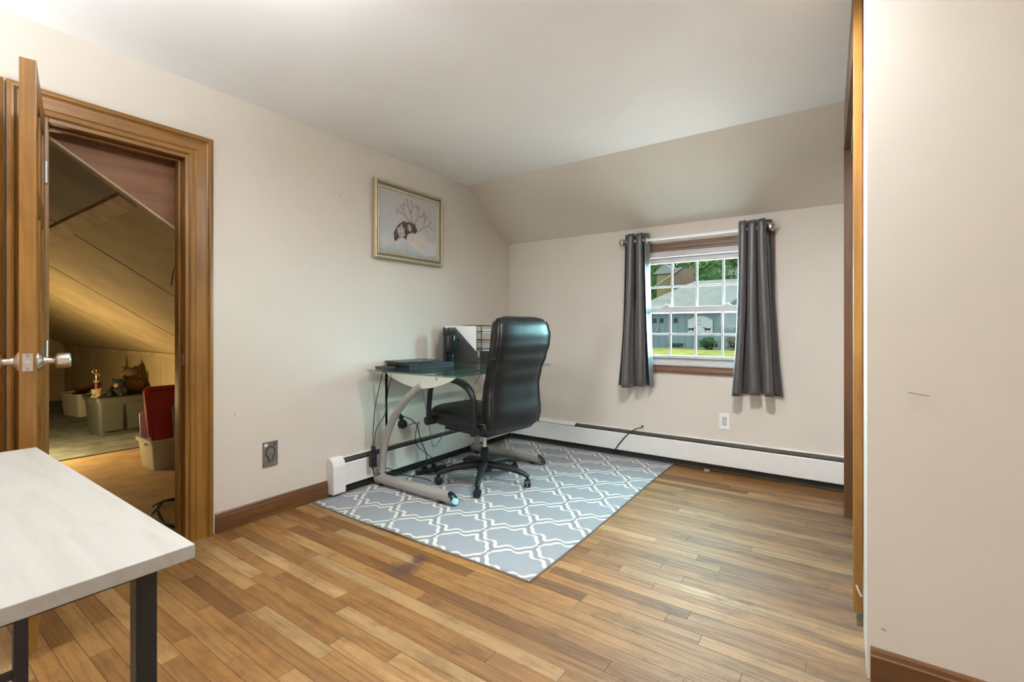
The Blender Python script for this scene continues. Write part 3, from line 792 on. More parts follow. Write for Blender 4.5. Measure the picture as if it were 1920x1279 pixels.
# ================================================================== WHITE TABLE
TX0, TX1, TY0, TY1, TZ = .70, 1.835, -4.11, -3.512, .73
tb = empty('white_table', (TX0, TY0, 0), label='white topped table with black square legs in the left foreground', cat='table')
tw, td = TX1-TX0, TY1-TY0
MB().box(0, tw, 0, td, TZ-.024, TZ, .0015).build('tabletop', 'table_laminate', tb)
LX, LY = (.785-TX0, 1.755-TX0), (-4.06-TY0, -3.56-TY0)
for x in LX:
    for y in LY:
        lg = MB().box(x-.015, x+.015, y-.015, y+.015, .012, TZ-.0245, .0015).build('leg', 'black_powder', tb)
        MB().lathe([(.001, 0), (.011, 0), (.011, .010), (.005, .012), (.001, .0125)], 14, TR(x, y, 0)).build('foot', 'black_plastic', lg)
    MB().box(x-.012, x+.012, LY[0]+.0155, LY[1]-.0155, TZ-.055, TZ-.0245, .001).build('end_rail', 'black_powder', tb)
    MB().box(x-.010, x+.010, LY[0]+.0155, LY[1]-.0155, .09, .11, .001).build('foot_rail', 'black_powder', tb)
for y in LY: MB().box(LX[0]+.0155, LX[1]-.0155, y-.010, y+.010, TZ-.055, TZ-.0245, .001).build('side_rail', 'black_powder', tb)

# ================================================================== GLASS DESK
DZ = .812
dk = empty('glass_desk', (0, 0, 0), label='glass topped desk with curved grey tube legs against the left wall', cat='desk')
outline = [(.085, -1.80), (.13, -1.825), (.855, -1.80), (.875, -1.785), (.888, -1.5), (.893, -1.22), (.888, -.95), (.872, -.66), (.85, -.625), (.13, -.60), (.085, -.62)]
MB().prism(outline, 2, DZ-.009, DZ, bev=.0015).build('glass_top', 'desk_glass', dk)
def crescent(y):
    top = [(.16, DZ-.011), (.83, DZ-.011)]
    arc = []
    for i in range(15):
        t = i/14; x = .83+(.16-.83)*t
        arc.append((x, DZ-.014-.098*math.sin(PI*t)**.85*(1-.12*t)))
    poly = [top[0], top[1]] + arc[1:-1]
    p = MB().prism(poly, 1, y-.009, y+.009, bev=.0015).build('side_panel', 'desk_panel', dk)
    for x in (.24, .66):
        MB().lathe([(.001, 0), (.009, 0), (.008, .003), (.001, .004)], 14, TR(x, y-.009, DZ-.035, R(90))).build('bolt', 'screw_steel', p)
def deskleg(y):
    pts = spline([(.135, y, .055), (.135, y, .16), (.165, y, .32), (.235, y, .46), (.34, y, .59), (.455, y, .685), (.52, y, .725)], 6)
    MB().tube(pts, .026, 18).build('leg', 'desk_metal', dk, 50)
    f = MB().tube([(.085, y, .052), (.79, y, .052)], .035, 20)
    b = f.bm
    for v in b.verts:
        if v.co.x > .7: v.co.x += -(v.co.z-.052)*.9
    f.build('foot', 'desk_metal', dk, 50)
    c = MB()
    ring = lambda k: [(.7905-(.035*k*math.sin(2*PI*j/20))*.9+(0), y+.035*k*math.cos(2*PI*j/20), .052+.035*k*math.sin(2*PI*j/20)) for j in range(20)]
    c.rings([ring(1.0), [(p[0]+.003, p[1], p[2]) for p in ring(.92)], [(p[0]+.0035, p[1], p[2]) for p in ring(.02)]], cap=False)
    c.build('foot_cap', 'black_gloss', dk, 40)
    for x in (.13, .70): MB().lathe([(.001, .0085), (.022, .0085), (.022, .016), (.012, .020), (.001, .020)], 16, TR(x, y, 0)).build('glide', 'black_plastic', dk)
for y in (-1.705, -.665): crescent(y); deskleg(y)
MB().tube([(.30, -1.705, DZ-.055), (.30, -.665, DZ-.055)], .018, 14).build('crossbar', 'desk_metal', dk, 50)
MB().tube([(.62, -1.705, DZ-.035), (.62, -.665, DZ-.035)], .012, 12).build('crossbar', 'desk_metal', dk, 50)
for a, b in (((.20, -1.40, .70), (.12, -1.20, .165)), ((.20, -.70, .70), (.12, -1.16, .165)), ((.12, -1.20, .165), (.12, -1.16, .165))):
    MB().tube([a, b], .0028, 6).build('tension_wire', 'plate_grey', dk)

# ------------------------------------------------------------------ things on the desk
bd = empty('ring_binder', (.20, -1.40, DZ), R(82), label='flat blue-black binder lying under the closed laptop', cat='binder')
MB().box(-.20, .20, -.135, .135, .0, .004, .001).build('cover', 'binder_blue', bd)
MB().box(-.20, .20, -.135, .135, .024, .028, .001).build('cover', 'binder_blue', bd)
MB().box(-.195, .195, -.130, -.004, .0042, .0238).box(-.195, .195, .004, .130, .0042, .0238).build('pages', 'black_matte', bd)
MB().box(-.20, .20, .131, .136, .0, .028, .001).build('spine', 'binder_blue', bd)
lp = empty('laptop', (.165, -1.435, DZ+.0285), R(80), label='closed black laptop on top of the binder on the desk', cat='laptop')
MB().box(-.175, .175, -.12, .12, 0, .010, .003).build('base', 'laptop_black', lp)
MB().box(-.175, .175, -.12, .12, .0108, .018, .003).build('lid', 'laptop_black', lp)
MB().tube([(-.12, .121, .011), (.12, .121, .011)], .005, 8).build('hinge', 'black_gloss', lp)
MB().box(-.02, .02, -.09, -.06, .018, .0184).build('logo_plate', 'satin_nickel', lp)
ph = empty('notebook', (.115, -1.665, DZ), R(70), label='small dark notebook at the left end of the desk', cat='notebook')
MB().box(-.06, .06, -.035, .035, 0, .003, .001).build('cover', 'black_matte', ph)
MB().box(-.058, .058, -.034, .034, .003, .012).build('pages', 'tote_lid', ph)
MB().box(-.06, .06, -.035, .035, .012, .015, .001).build('cover', 'black_matte', ph)

tm = empty('tumbler', (.19, -1.08, DZ), R(-70), label='black insulated tumbler with a side handle beside the magazine file', cat='tumbler')
MB().lathe([(.001, 0), (.034, 0), (.037, .004), (.039, .075), (.050, .085), (.052, .10), (.055, .215), (.053, .222), (.001, .222)], 28).build('body', 'black_gloss', tm, 40)
MB().lathe([(.001, .222), (.053, .222), (.053, .234), (.045, .238), (.001, .238)], 28).build('lid', 'black_plastic', tm, 40)
MB().tube(spline([(.0, .052, .19), (.01, .085, .185), (.012, .09, .15), (.01, .082, .11), (.0, .050, .10)], 5), .008, 8, ry=.006).build('handle', 'black_plastic', tm, 60)
MB().tube([(.015, 0, .238), (.017, 0, .29)], .004, 8).build('straw', 'black_matte', tm)

def meshgrid(m, P, U, Vv, nu, nv, r):
    P, U, Vv = Vector(P), Vector(U), Vector(Vv)
    for i in range(nu+1): m.tube([P+U*(i/nu), P+U*(i/nu)+Vv], r, 4)
    for j in range(nv+1): m.tube([P+Vv*(j/nv), P+Vv*(j/nv)+U], r, 4)
MFL = (.17, -.93, DZ); MFR = R(-55)
mf = empty('magazine_file', MFL, MFR, label='black mesh magazine file holding white papers on the desk', cat='magazine file')
# side profile in (y,z): tall end towards -y
prof = [(-.135, 0), (.135, 0), (.135, .085), (-.04, .285), (-.135, .285)]
for x in (-.042, .042):
    MB().tube([(x, a, max(b, .004)) for a, b in prof], .0035, 8, closed=True).build('wire_rim', 'black_powder', mf)
    MB().prism([(a*.985, b*.985+.002) for a, b in prof], 0, x-.0005, x+.0005).build('mesh_side', 'mesh_black', mf)
MB().box(-.042, .042, -.1355, -.1345, .004, .283).build('mesh_back', 'mesh_black', mf)
MB().box(-.042, .042, .1345, .1355, .004, .084).build('mesh_front', 'mesh_black', mf)
MB().box(-.042, .042, -.134, .134, .002, .004).build('bottom', 'black_powder', mf)
for a, b in (((-.042, -.135, .285), (.042, -.135, .285)), ((-.042, .135, .085), (.042, .135, .085))): MB().tube([a, b], .0035, 8).build('wire_rim', 'black_powder', mf)
for k, (x, y1, h) in enumerate(((-.028, .128, .297), (-.010, .125, .293), (.008, .13, .30))):
    o = MB().box(x-.005, x+.005, -.125, y1, .005, h, .001).build('paper_stack', 'paper', label=('white paper stack in the magazine file, nearest the wall', 'white paper stack in the middle of the magazine file', 'white paper stack in the magazine file, nearest the camera')[k], cat='papers', group='papers in the magazine file')
    o.location = MFL; o.rotation_euler.z = MFR
o = MB().box(.020, .028, -.12, -.03, .005, .262, .001).build('notepad', 'lime_card', label='yellow-green notepad standing in the magazine file', cat='notepad')
o.location = MFL; o.rotation_euler.z = MFR
tr = empty('letter_tray', (.165, -.70, DZ), 0, label='black wire tiered letter tray behind the office chair', cat='letter tray')
for y in (-.075, .075):
    MB().tube(spline([(-.12, y, .003), (-.12, y, .27), (-.10, y, .30), (.08, y, .30), (.10, y, .27), (.10, y, .003)], 4), .004, 8).build('side_frame', 'black_powder', tr)
for k, z in enumerate((.01, .085, .16, .235)):
    t = MB().box(-.118, .118, -.072, .072, z, z+.0015).build('shelf', 'mesh_black', tr)
    MB().tube([(-.12, -.075, z+.02), (.12, -.075, z+.02), (.12, .075, z+.02), (-.12, .075, z+.02)], .003, 6, closed=True).build('rim', 'black_powder', t)
    if k in (1, 3):
        o = MB().box(-.11, .11, -.068, .068, z+.002, z+(.035 if k == 3 else .02), .001).build('paper_stack', 'paper', label='white paper stack on the %s of the letter tray' % ('top shelf' if k == 3 else 'second shelf'), cat='papers', group='papers in the letter tray')
        o.location = (.165, -.70, DZ)
cu = empty('pencil_cup', (.40, -.90, DZ), R(-55), label='small black mesh cup in front of the magazine file', cat='pencil cup')
MB().box(-.036, .036, -.036, -.034, 0, .095).box(-.036, .036, .034, .036, 0, .095).box(-.036, -.034, -.036, .036, 0, .095).box(.034, .036, -.036, .036, 0, .095).build('mesh_wall', 'mesh_black', cu)
MB().box(-.036, .036, -.036, .036, 0, .004).build('bottom', 'black_powder', cu)
MB().tube([(-.036, -.036, .096), (.036, -.036, .096), (.036, .036, .096), (-.036, .036, .096)], .0035, 6, closed=True).build('rim', 'black_powder', cu)
o = MB().box(-.024, .024, -.028, .028, .005, .085, .012).build('tape_roll_holder', 'black_plastic', label='black plastic block sitting in the small mesh cup', cat='stationery'); o.location = (.40, -.90, DZ); o.rotation_euler.z = R(-55)

# ================================================================== OFFICE CHAIR
# local: faces -x, backrest on +x
CH = (.665, -1.235); CHR = R(-7)
ch = empty('office_chair', (*CH, 0.0085), CHR, label='black leather high-back office chair pushed up to the desk', cat='chair')
def interp(tab, z):
    for (a, *va), (b, *vb) in zip(tab[:-1], tab[1:]):
        if z <= b:
            t = (z-a)/(b-a); t = t*t*(3-2*t)
            return [p+(q-p)*t for p, q in zip(va, vb)]
    return list(tab[-1][1:])
# z, centre x, half width, half thickness
BK = [(.40, .245, .20, .045), (.44, .262, .240, .058), (.52, .266, .252, .062), (.62, .262, .246, .058), (.70, .266, .238, .054), (.80, .288, .240, .052), (.90, .322, .250, .054), (.98, .345, .257, .056), (1.05, .352, .258, .055), (1.10, .349, .250, .050), (1.14, .343, .232, .038), (1.158, .338, .205, .026), (1.163, .335, .15, .012)]
def sect(cx, w, t, z, n=40, e=.42):
    out = []
    for j in range(n):
        a = 2*PI*j/n; c, s = math.cos(a), math.sin(a)
        out.append((cx+t*math.copysign(abs(c)**.62, c), w*math.copysign(abs(s)**e, s), z))
    return out
rr = []
Z = [.40+(1.163-.40)*(i/44) for i in range(45)]
for z in Z:
    cx, w, t = interp(BK, z); rr.append(sect(cx, w, t, z))
back = MB().rings(rr).build('backrest', 'black_leather', ch, 60)
# piping along both edges of the side band, and horizontal stitched creases
for sgn in (-1, 1):
    for dx in (.62, -.62):
        pts = []
        for z in Z[2:-2]:
            cx, w, t = interp(BK, z); pts.append((cx+dx*t*1.15, sgn*w*(.965), z))
        MB().tube(pts, .0055, 6).build('piping', 'black_leather', back, 180)
for z in (.70, .90):
    cx, w, t = interp(BK, z)
    MB().tube([(cx-t*.80, -w*.8, z), (cx-t*1.0, 0, z), (cx-t*.80, w*.8, z)], .006, 6).build('seam', 'black_leather', back, 180)
    for sgn in (-1, 1): MB().tube([(cx-t*.7, sgn*(w+.0005), z), (cx+t*.6, sgn*(w+.0005), z-.01)], .003, 6).build('seam', 'black_leather', back, 180)
# seat cushion: loft along x
SK = [(-.345, .20, .455, .020), (-.335, .225, .458, .045), (-.30, .245, .462, .062), (-.20, .258, .458, .064), (0, .262, .450, .062), (.15, .260, .448, .062), (.25, .250, .448, .058), (.285, .22, .448, .035)]
rr = []
for i in range(33):
    x = -.345+(.63)*i/32; w, zc, h = interp(SK, x)
    rr.append([(x, w*math.copysign(abs(math.cos(a))**.40, math.cos(a)), zc+h*math.copysign(abs(math.sin(a))**.55, math.sin(a))+.012*(1-(math.cos(a))**2)*(1 if math.sin(a) > 0 else 0)) for a in [2*PI*j/36 for j in range(36)]])
seat = MB().rings(rr).build('seat', 'black_leather', ch, 60)
for sgn in (-1, 1):
    MB().tube([(x, sgn*interp(SK, x)[0]*1.003, interp(SK, x)[1]+.022) for x in [-.30+.05*i for i in range(12)]], .0045, 6).build('piping', 'black_leather', seat, 180)
MB().box(-.20, .22, -.20, .20, .375, .392, .004).build('seat_pan', 'black_plastic', ch)
# armrests
for sgn in (-1, 1):
    y = sgn*.292
    arm = empty('armrest'); arm.parent = ch
    loop = spline([(-.265, y*.97, .435), (-.262, y, .50), (-.245, y*1.02, .60), (-.225, y*1.02, .685), (-.175, y*1.02, .728), (-.06, y*1.02, .745), (.06, y*1.02, .735), (.15, y*1.02, .70), (.195, y*1.02, .64), (.20, y, .56), (.195, y*.97, .47), (.19, y*.95, .415)], 6)
    n = len(loop)
    rx = [.017 if (i < n*.30 or i > n*.68) else .028 for i in range(n)]
    rx = [sum(rx[max(0, i-4):i+5])/len(rx[max(0, i-4):i+5]) for i in range(n)]
    MB().tube(loop, rx, 12, ry=.021, up=None).build('arm_loop', 'black_plastic', arm, 60)
    MB().tube([(-.265, y*.80, .437), (-.265, y*1.06, .437)], .030, 16).build('mount', 'black_plastic', arm, 50)
    MB().tube([(.19, y*.80, .42), (.19, y*1.03, .42)], .026, 16).build('mount', 'black_plastic', arm, 50)
    MB().tube([(-.265, y*1.06, .437), (-.265, y*1.075, .437)], .010, 10).build('bolt', 'black_gloss', arm, 50)
# mechanism, column
MB().box(-.09, .11, -.07, .07, .345, .376, .006).build('tilt_mechanism', 'black_plastic', ch)
MB().tube([(.06, .06, .36), (.08, .20, .352), (.085, .27, .347)], .006, 8).build('lever', 'black_plastic', ch, 60)
MB().tube([(.085, .27, .347), (.087, .315, .343)], .011, 10).build('lever_grip', 'black_plastic', ch, 60)
MB().lathe([(.001, .22), (.014, .22), (.014, .35), (.001, .35)], 18).build('gas_rod', 'chrome', ch, 40)
MB().lathe([(.001, .10), (.030, .10), (.028, .235), (.018, .245), (.001, .245)], 24).build('gas_column', 'black_plastic', ch, 40)
MB().lathe([(.001, .075), (.052, .075), (.056, .09), (.055, .125), (.046, .140), (.001, .142)], 28).build('base_hub', 'black_plastic', ch, 40)
def caster(parent, x, y, a):
    c = empty('caster', (x, y, 0), a); c.parent = parent
    for s in (-1, 1):
        MB().lathe([(.001, 0), (.019, 0), (.0245, .004), (.0245, .015), (.018, .018), (.001, .018)], 22, TR(0, s*.004, .0245, R(-90*s))).build('wheel', 'black_plastic', c, 40)
    MB().tube([(-.012, 0, .052), (.0, 0, .052)], .012, 10).lathe([(.001, .048), (.011, .048), (.011, .066), (.001, .068)], 14).build('swivel', 'black_plastic', c, 50)
    hood = [[(.029*math.cos(t), yy, .0245+.029*math.sin(t)) for t in [R(20+q*14) for q in range(11)]] + [(.025*math.cos(t), yy, .0245+.025*math.sin(t)) for t in [R(160-q*14) for q in range(11)]] for yy in (-.020, .020)]
    MB().rings(hood).build('hood', 'black_plastic', c, 50)
for k in range(5):
    a = R(-60+72*k) - CHR
    c, s = math.cos(a), math.sin(a)
    prof = [(.03, .120, .034, .026), (.10, .122, .028, .025), (.18, .116, .024, .022), (.25, .103, .021, .019), (.305, .086, .019, .016), (.335, .074, .016, .010)]
    pts = [(r*c, r*s, z) for r, z, _, _ in prof]
    lg = MB().tube(pts, [p[2] for p in prof], 14, ry=[p[3] for p in prof], up=(0, 0, 1)).build('base_leg', 'black_plastic', ch, 60)
    MB().tube([(r*c, r*s, z+h-.001) for r, z, w, h in prof], .0045, 6).build('ridge', 'black_plastic', lg, 180)
    caster(ch, .325*c, .325*s, a+R(90+25*k))

# ================================================================== CABLES AND PLUGS UNDER THE DESK
def cable(pts, r=.003, label='', mat='black_matte', n=8, name='power_cable', group='cables under the desk'):
    return MB().tube(spline(pts, n), r, 7).build(name, mat, None, 180, label=label, cat='cable', group=group)
cable([(.16, -1.72, DZ-.012), (.135, -1.735, .68), (.11, -1.75, .54), (.10, -1.755, .38), (.112, -1.765, .292)], .0028, 'left one of two thin black cords hanging down beside the desk leg')
cable([(.20, -1.66, DZ-.012), (.175, -1.68, .70), (.16, -1.69, .585), (.155, -1.70, .50), (.115, -1.74, .40), (.118, -1.762, .292)], .0028, 'right one of two thin black cords hanging down beside the desk leg')
ad = empty('power_adapter', (.115, -1.765, .145), R(-12), label='black power adapter brick strapped to the near desk leg', cat='power adapter')
MB().box(-.022, .022, -.025, .016, 0, .105, .006).build('brick', 'black_plastic', ad)
MB().box(-.014, .014, -.014, .010, .105, .143, .004).build('socket_end', 'black_plastic', ad)
MB().tube([(0, -.004, .0), (0, -.004, -.018)], .006, 8).build('strain_relief', 'black_plastic', ad)
cable([(.115, -1.769, .125), (.12, -1.755, .085), (.16, -1.70, .10), (.24, -1.58, .06), (.30, -1.48, .025), (.36, -1.46, .014)], .004, 'thick black cord running from the adapter brick to the floor')
cable([(.12, -1.74, .15), (.18, -1.66, .11), (.22, -1.56, .05), (.20, -1.42, .02), (.14, -1.30, .02)], .003, 'thin black cord curving behind the desk foot')
wo = empty('wall_outlet', (0, -1.43, .40), label='white outlet with black plugs low on the wall under the desk', cat='outlet')
MB().box(0, .006, -.037, .037, -.060, .060, .002).build('cover_plate', 'plate_white', wo)
pg = empty('plug_adapter', (.006, -1.425, .37), label='round black plug adapter in the outlet under the desk', cat='plug')
MB().lathe([(.001, 0), (.030, 0), (.033, .006), (.033, .035), (.026, .045), (.001, .046)], 22, TR(0, 0, 0, 0, R(90))).build('body', 'black_plastic', pg, 40)
MB().box(.0, .02, -.014, .014, .034, .058, .004).build('prong_block', 'black_plastic', pg)
p2 = empty('plug', (.006, -1.445, .437), label='small black plug above the round adapter in the outlet', cat='plug')
MB().box(0, .030, -.012, .012, -.012, .012, .004).build('body', 'black_plastic', p2)
MB().tube([(.030, 0, 0), (.045, .006, -.004)], .005, 8).build('strain_relief', 'black_plastic', p2)
tg = MB().box(-.014, .014, -.0012, .0012, -.022, .022, .001).build('cable_tag', 'paper', label='white paper tag on the cord beside the plug', cat='tag'); tg.location = (.075, -1.345, .375); tg.rotation_euler = (R(20), 0, R(60))
cable([(.051, -1.439, .433), (.075, -1.38, .40), (.085, -1.33, .35), (.09, -1.315, .28), (.10, -1.29, .20), (.12, -1.27, .13), (.14, -1.29, .06), (.13, -1.34, .03)], .0036, 'black cord dropping from the small plug to the power strip')
cable([(.055, -1.41, .355), (.07, -1.35, .37), (.085, -1.31, .365), (.082, -1.335, .33), (.085, -1.345, .22), (.11, -1.28, .14), (.16, -1.22, .08), (.22, -1.17, .04), (.30, -1.22, .016)], .003, 'black cord looping down from the round plug adapter')
ps = empty('power_strip', (.20, -1.30, .0085), R(78), label='black power strip lying on the rug behind the chair', cat='power strip')
MB().box(-.12, .12, -.024, .024, 0, .030, .006).build('body', 'black_plastic', ps)
for k in range(5): MB().box(-.095+k*.04-.012, -.095+k*.04+.012, -.012, .012, .030, .0315, .0005).build('socket', 'black_matte', ps)
for k in (1, 3): MB().box(-.095+k*.04-.014, -.095+k*.04+.014, -.014, .014, .0316, .062, .004).build('plug', 'black_plastic', ps)
rd = random.Random(4)
for k in range(4):
    cx, cy, rr_ = .215+.018*k, -1.36+.045*k, .045+.010*k
    pts = [(cx+rr_*math.cos(t)*(1+.2*math.sin(2*t+k)), cy+rr_*1.2*math.sin(t), .018+.012*(1+math.sin(3*t+k))) for t in [2*PI*1.4*i/26 for i in range(27)]]
    cable(pts, .003, ('black cord loop lying nearest the power strip end', 'second black cord loop on the rug beside the power strip', 'third black cord loop on the rug beside the power strip', 'widest black cord loop on the rug nearest the chair base')[k], n=3)
cable([(1.375, -.008, .272), (1.37, -.03, .262), (1.33, -.055, .25), (1.27, -.072, .20), (1.21, -.078, .13), (1.165, -.078, .065), (1.14, -.07, .02)], .0042, 'black coax cable coming out of the wall over the window heater', group='wall coax')
MB().lathe([(.001, 0), (.008, 0), (.008, .006), (.001, .007)], 12, TR(1.375, -.001, .272, R(90))).build('cable_bushing', 'black_plastic', label='small black bushing where the coax leaves the wall', cat='bushing')
lg = MB().box(1.88, 1.92, -.078, -.052, .014, .032, .003).build('wood_scrap', 'attic_board', label='small wood scrap on the floor under the window heater', cat='wood scrap')
lg.location.z = -.0135

# ================================================================== ATTIC THINGS
def bin_(name, loc, rz, L, Wd, H, tap, mats, label, group, rimw=.02, lid=False, wall=.004):
    b = empty(name, loc, rz, label=label, cat='storage bin', group=group)
    def rect(l, w, z, r=.04):
        out = []
        for (sx, sy, a0) in ((1, 1, 0), (-1, 1, 90), (-1, -1, 180), (1, -1, 270)):
            for q in range(5):
                a = R(a0+q*22.5); out.append((sx*(l/2-r)+r*math.cos(a), sy*(w/2-r)+r*math.sin(a), z))
        return out
    rings = [rect(L-tap-2*wall, Wd-tap-2*wall, wall), rect(L-tap, Wd-tap, 0), rect(L-.01, Wd-.01, H-.03), rect(L+rimw, Wd+rimw, H-.03), rect(L+rimw, Wd+rimw, H), rect(L-.01-2*wall, Wd-.01-2*wall, H), rect(L-tap-2*wall, Wd-tap-2*wall, wall)]
    m = MB(); m.rings([rings[1], rings[2], rings[3], rings[4], rings[5], rings[6]], cap=False)
    # floor of the bin
    mm = bmesh.new(); mm.faces.new([mm.verts.new(p) for p in rings[1]]); m._merge(mm, None)
    m.build('tub', mats[0], b, 40)
    for s in (-1, 1): MB().box(s*(L/2+.004)-.012, s*(L/2+.004)+.012, -.06, .06, H-.055, H-.031, .004).build('handle', mats[0], b)
    if lid:
        l = MB().rings([rect(L+rimw+.012, Wd+rimw+.012, H+.0005), rect(L+rimw+.012, Wd+rimw+.012, H+.018), rect(L-.02, Wd-.02, H+.020), rect(L-.03, Wd-.03, H+.012)]).build('lid', mats[1], b, 40)
        for s in (-1, 1):
            MB().box(s*(L/2+.018)-.008, s*(L/2+.018)+.008, -.05, .05, H-.03, H+.02, .003).build('latch', mats[1], l)
    return b
F2 = AZ+.0125
bin_('storage_bin', (-2.525, -1.955, AZ+.0005), R(90), .60, .40, .275, .06, ('clear_plastic',), 'clear plastic bin with a red lid in it near the attic doorway', 'attic storage bins')
bf = MB().box(-.22, .22, -.13, .13, 0, .10, .02).build('folded_blanket', 'bin_fill', label='dark folded cloth in the bottom of the near clear bin', cat='blanket'); bf.location = (-2.525, -1.955, AZ+.008); bf.rotation_euler.z = R(90)
# red lid leaning in the bin
rl = empty('bin_lid', (-2.50, -1.94, AZ+.13), 0, label='red plastic bin lid leaning upright in the near clear bin', cat='lid')
rl.rotation_euler = (R(90), 0, R(90)); 
M2 = Matrix.Rotation(R(-16), 4, 'X')
def rrect(l, w, z, r=.05):
    out = []
    for (sx, sy, a0) in ((1, 1, 0), (-1, 1, 90), (-1, -1, 180), (1, -1, 270)):
        for q in range(5):
            a = R(a0+q*22.5); out.append((sx*(l/2-r)+r*math.cos(a), sy*(w/2-r)+r*math.sin(a)+.31, z))
    return out
MB().rings([rrect(.56, .62, 0), rrect(.575, .635, .012), rrect(.56, .62, .03), rrect(.50, .56, .03), rrect(.48, .54, .012), rrect(.10, .10, .012)], M=M2).build('panel', 'red_plastic', rl, 40)
for s in (-1, 1): MB().box(s*.28-.012, s*.28+.012, .10, .15, .02, .04, .003, M=M2).build('latch', 'plate_white', rl)
cl2 = empty('bin_lid', (-2.43, -1.90, AZ+.12), 0, label='see-through lid leaning in front of the red lid in the attic', cat='lid'); cl2.rotation_euler = (R(90), 0, R(90))
M3 = Matrix.Rotation(R(-10), 4, 'X')
MB().rings([[(p[0]*.75+.06, p[1]*.72, p[2]) for p in rrect(.56, .62, z)] for z in (0, .012)], M=M3).build('panel', 'clear_lid', cl2, 40)
MB().tube([(p[0]*.75+.06, p[1]*.72, .013) for p in rrect(.54, .60, 0)], .004, 6, closed=True, M=M3).build('rim', 'clear_plastic', cl2)
wl2 = empty('bin_lid', (-2.665, -1.95, AZ+.12), 0, label='white lid tucked behind the red lid in the attic bin', cat='lid'); wl2.rotation_euler = (R(90), 0, R(90))
MB().rings([[(p[0]*.98-.01, p[1]*.62, p[2]) for p in rrect(.56, .62, z)] for z in (0, .012)], M=Matrix.Rotation(R(-8), 4, 'X')).build('panel', 'vinyl_white', wl2, 40)
tote = bin_('storage_tote', (-4.63, -1.885, F2), R(90), .52, .56, .44, .07, ('tote_grey', 'tote_lid'), 'grey plastic tote with a dark lid and stuffed toys on it', 'attic storage bins', lid=True)
for dy in (-.12, .12): MB().box(-4.352, -4.345, -1.885+dy-.10, -1.885+dy+.10, F2+.06, F2+.36, .002).build('storage_tote_rib', 'tote_grey', None)
bpy.data.objects['storage_tote_rib'].name = 'rib'
for o in [x for x in bpy.data.objects if x.name.startswith('storage_tote_rib') or x.name == 'rib']:
    mw = Matrix.Translation(tote.location) @ Matrix.Rotation(R(90), 4, 'Z')
    o.data.transform(mw.inverted()); o.parent = tote; o.name = 'rib'
bin_('storage_bin', (-6.45, -1.80, F2), R(8), .56, .34, .33, .06, ('clear_plastic',), 'far clear plastic bin with a maroon box against the knee wall', 'attic storage bins')
o = MB().box(-.16, .16, -.10, .10, 0, .03, .003).build('maroon_box', 'maroon_card', label='flat maroon box sticking out of the far clear bin', cat='box'); o.location = (-6.33, -1.83, F2+.345); o.rotation_euler = (R(10), R(-24), R(10))
o = MB().box(-.18, .18, -.11, .11, 0, .26, .02).build('folded_clothes', 'bin_fill', label='dark folded clothes filling the far clear bin', cat='clothes'); o.location = (-6.45, -1.80, F2+.006); o.rotation_euler.z = R(8)
TT = F2+.46
tp = empty('trophy', (-4.86, -2.03, TT), 0, label='gold figure trophy on a marble base on the tote lid', cat='trophy')
MB().box(-.045, .045, -.04, .04, 0, .06, .004).build('base', 'trophy_marble', tp)
MB().lathe([(.001, .06), (.018, .06), (.018, .15), (.001, .15)], 14).build('column', 'trophy_red', tp, 40)
MB().lathe([(.001, .15), (.03, .15), (.032, .158), (.012, .17), (.001, .17)], 14).build('riser', 'trophy_marble', tp, 40)
MB().tube([(0, 0, .17), (.004, 0, .21), (0, 0, .25), (0, 0, .27)], [.013, .016, .020, .010], 10).tube([(0, -.015, .25), (.0, -.04, .275), (0, -.02, .31)], .006, 8).tube([(0, .015, .25), (.0, .035, .23), (.01, .02, .21)], .006, 8).ball((0, 0, .288), .014, 2).build('figure', 'trophy_gold', tp, 60)
o = MB().tube([(0, 0, .0), (.0, .004, .20)], [.008, .003], 8).lathe([(.001, 0), (.03, 0), (.025, .012), (.001, .014)], 14).build('candle_stick', 'tote_lid', label='thin dark candle stick standing on the tote lid', cat='candlestick', smooth=50); o.location = (-4.84, -1.90, TT)
def plush(name, loc, rz, mats, label, sc=1.0, lying=False):
    p = empty(name, loc, rz, label=label, cat='stuffed toy', group='stuffed toys in the attic')
    S_ = sc
    MB().ball((0, 0, .085*S_), .095*S_, 3, (1, 1.1, .9)).build('body', mats[0], p, 180)
    h = MB().ball((.05*S_, 0, .20*S_), .085*S_, 3, (1, 1.05, .95)).build('head', mats[0], p, 180)
    MB().ball((.125*S_, 0, .185*S_), .038*S_, 2).build('muzzle', mats[1], h, 180)
    MB().ball((.162*S_, 0, .192*S_), .010*S_, 2).build('nose', 'black_gloss', h, 180)
    for s in (-1, 1):
        MB().ball((.04*S_, s*.070*S_, .265*S_), .032*S_, 2, (.6, 1, 1)).build('ear', mats[0], h, 180)
        MB().tube([(.02*S_, s*.08*S_, .13*S_), (.08*S_, s*.12*S_, .09*S_), (.13*S_, s*.11*S_, .05*S_)], [.035*S_, .032*S_, .028*S_], 10).build('arm', mats[0], p, 180)
        MB().tube([(.04*S_, s*.05*S_, .045*S_), (.12*S_, s*.08*S_, .040*S_), (.18*S_, s*.085*S_, .045*S_)], [.042*S_, .040*S_, .036*S_], 10).build('leg', mats[0], p, 180)
plush('teddy_bear', (-4.60, -1.74, TT), R(200), ('plush_brown', 'plush_brown'), 'brown teddy bear sitting at the right end of the tote', 1.15)
plush('stuffed_dog', (-4.47, -1.90, TT-.002), R(-40), ('plush_black', 'plush_tan'), 'black stuffed dog with a tan muzzle on the tote lid', .72)
plush('stuffed_cub', (-4.46, -2.095, TT-.002), R(-70), ('plush_tan', 'plush_tan'), 'small tan stuffed animal at the left end of the tote lid', .38)
rd = random.Random(9)
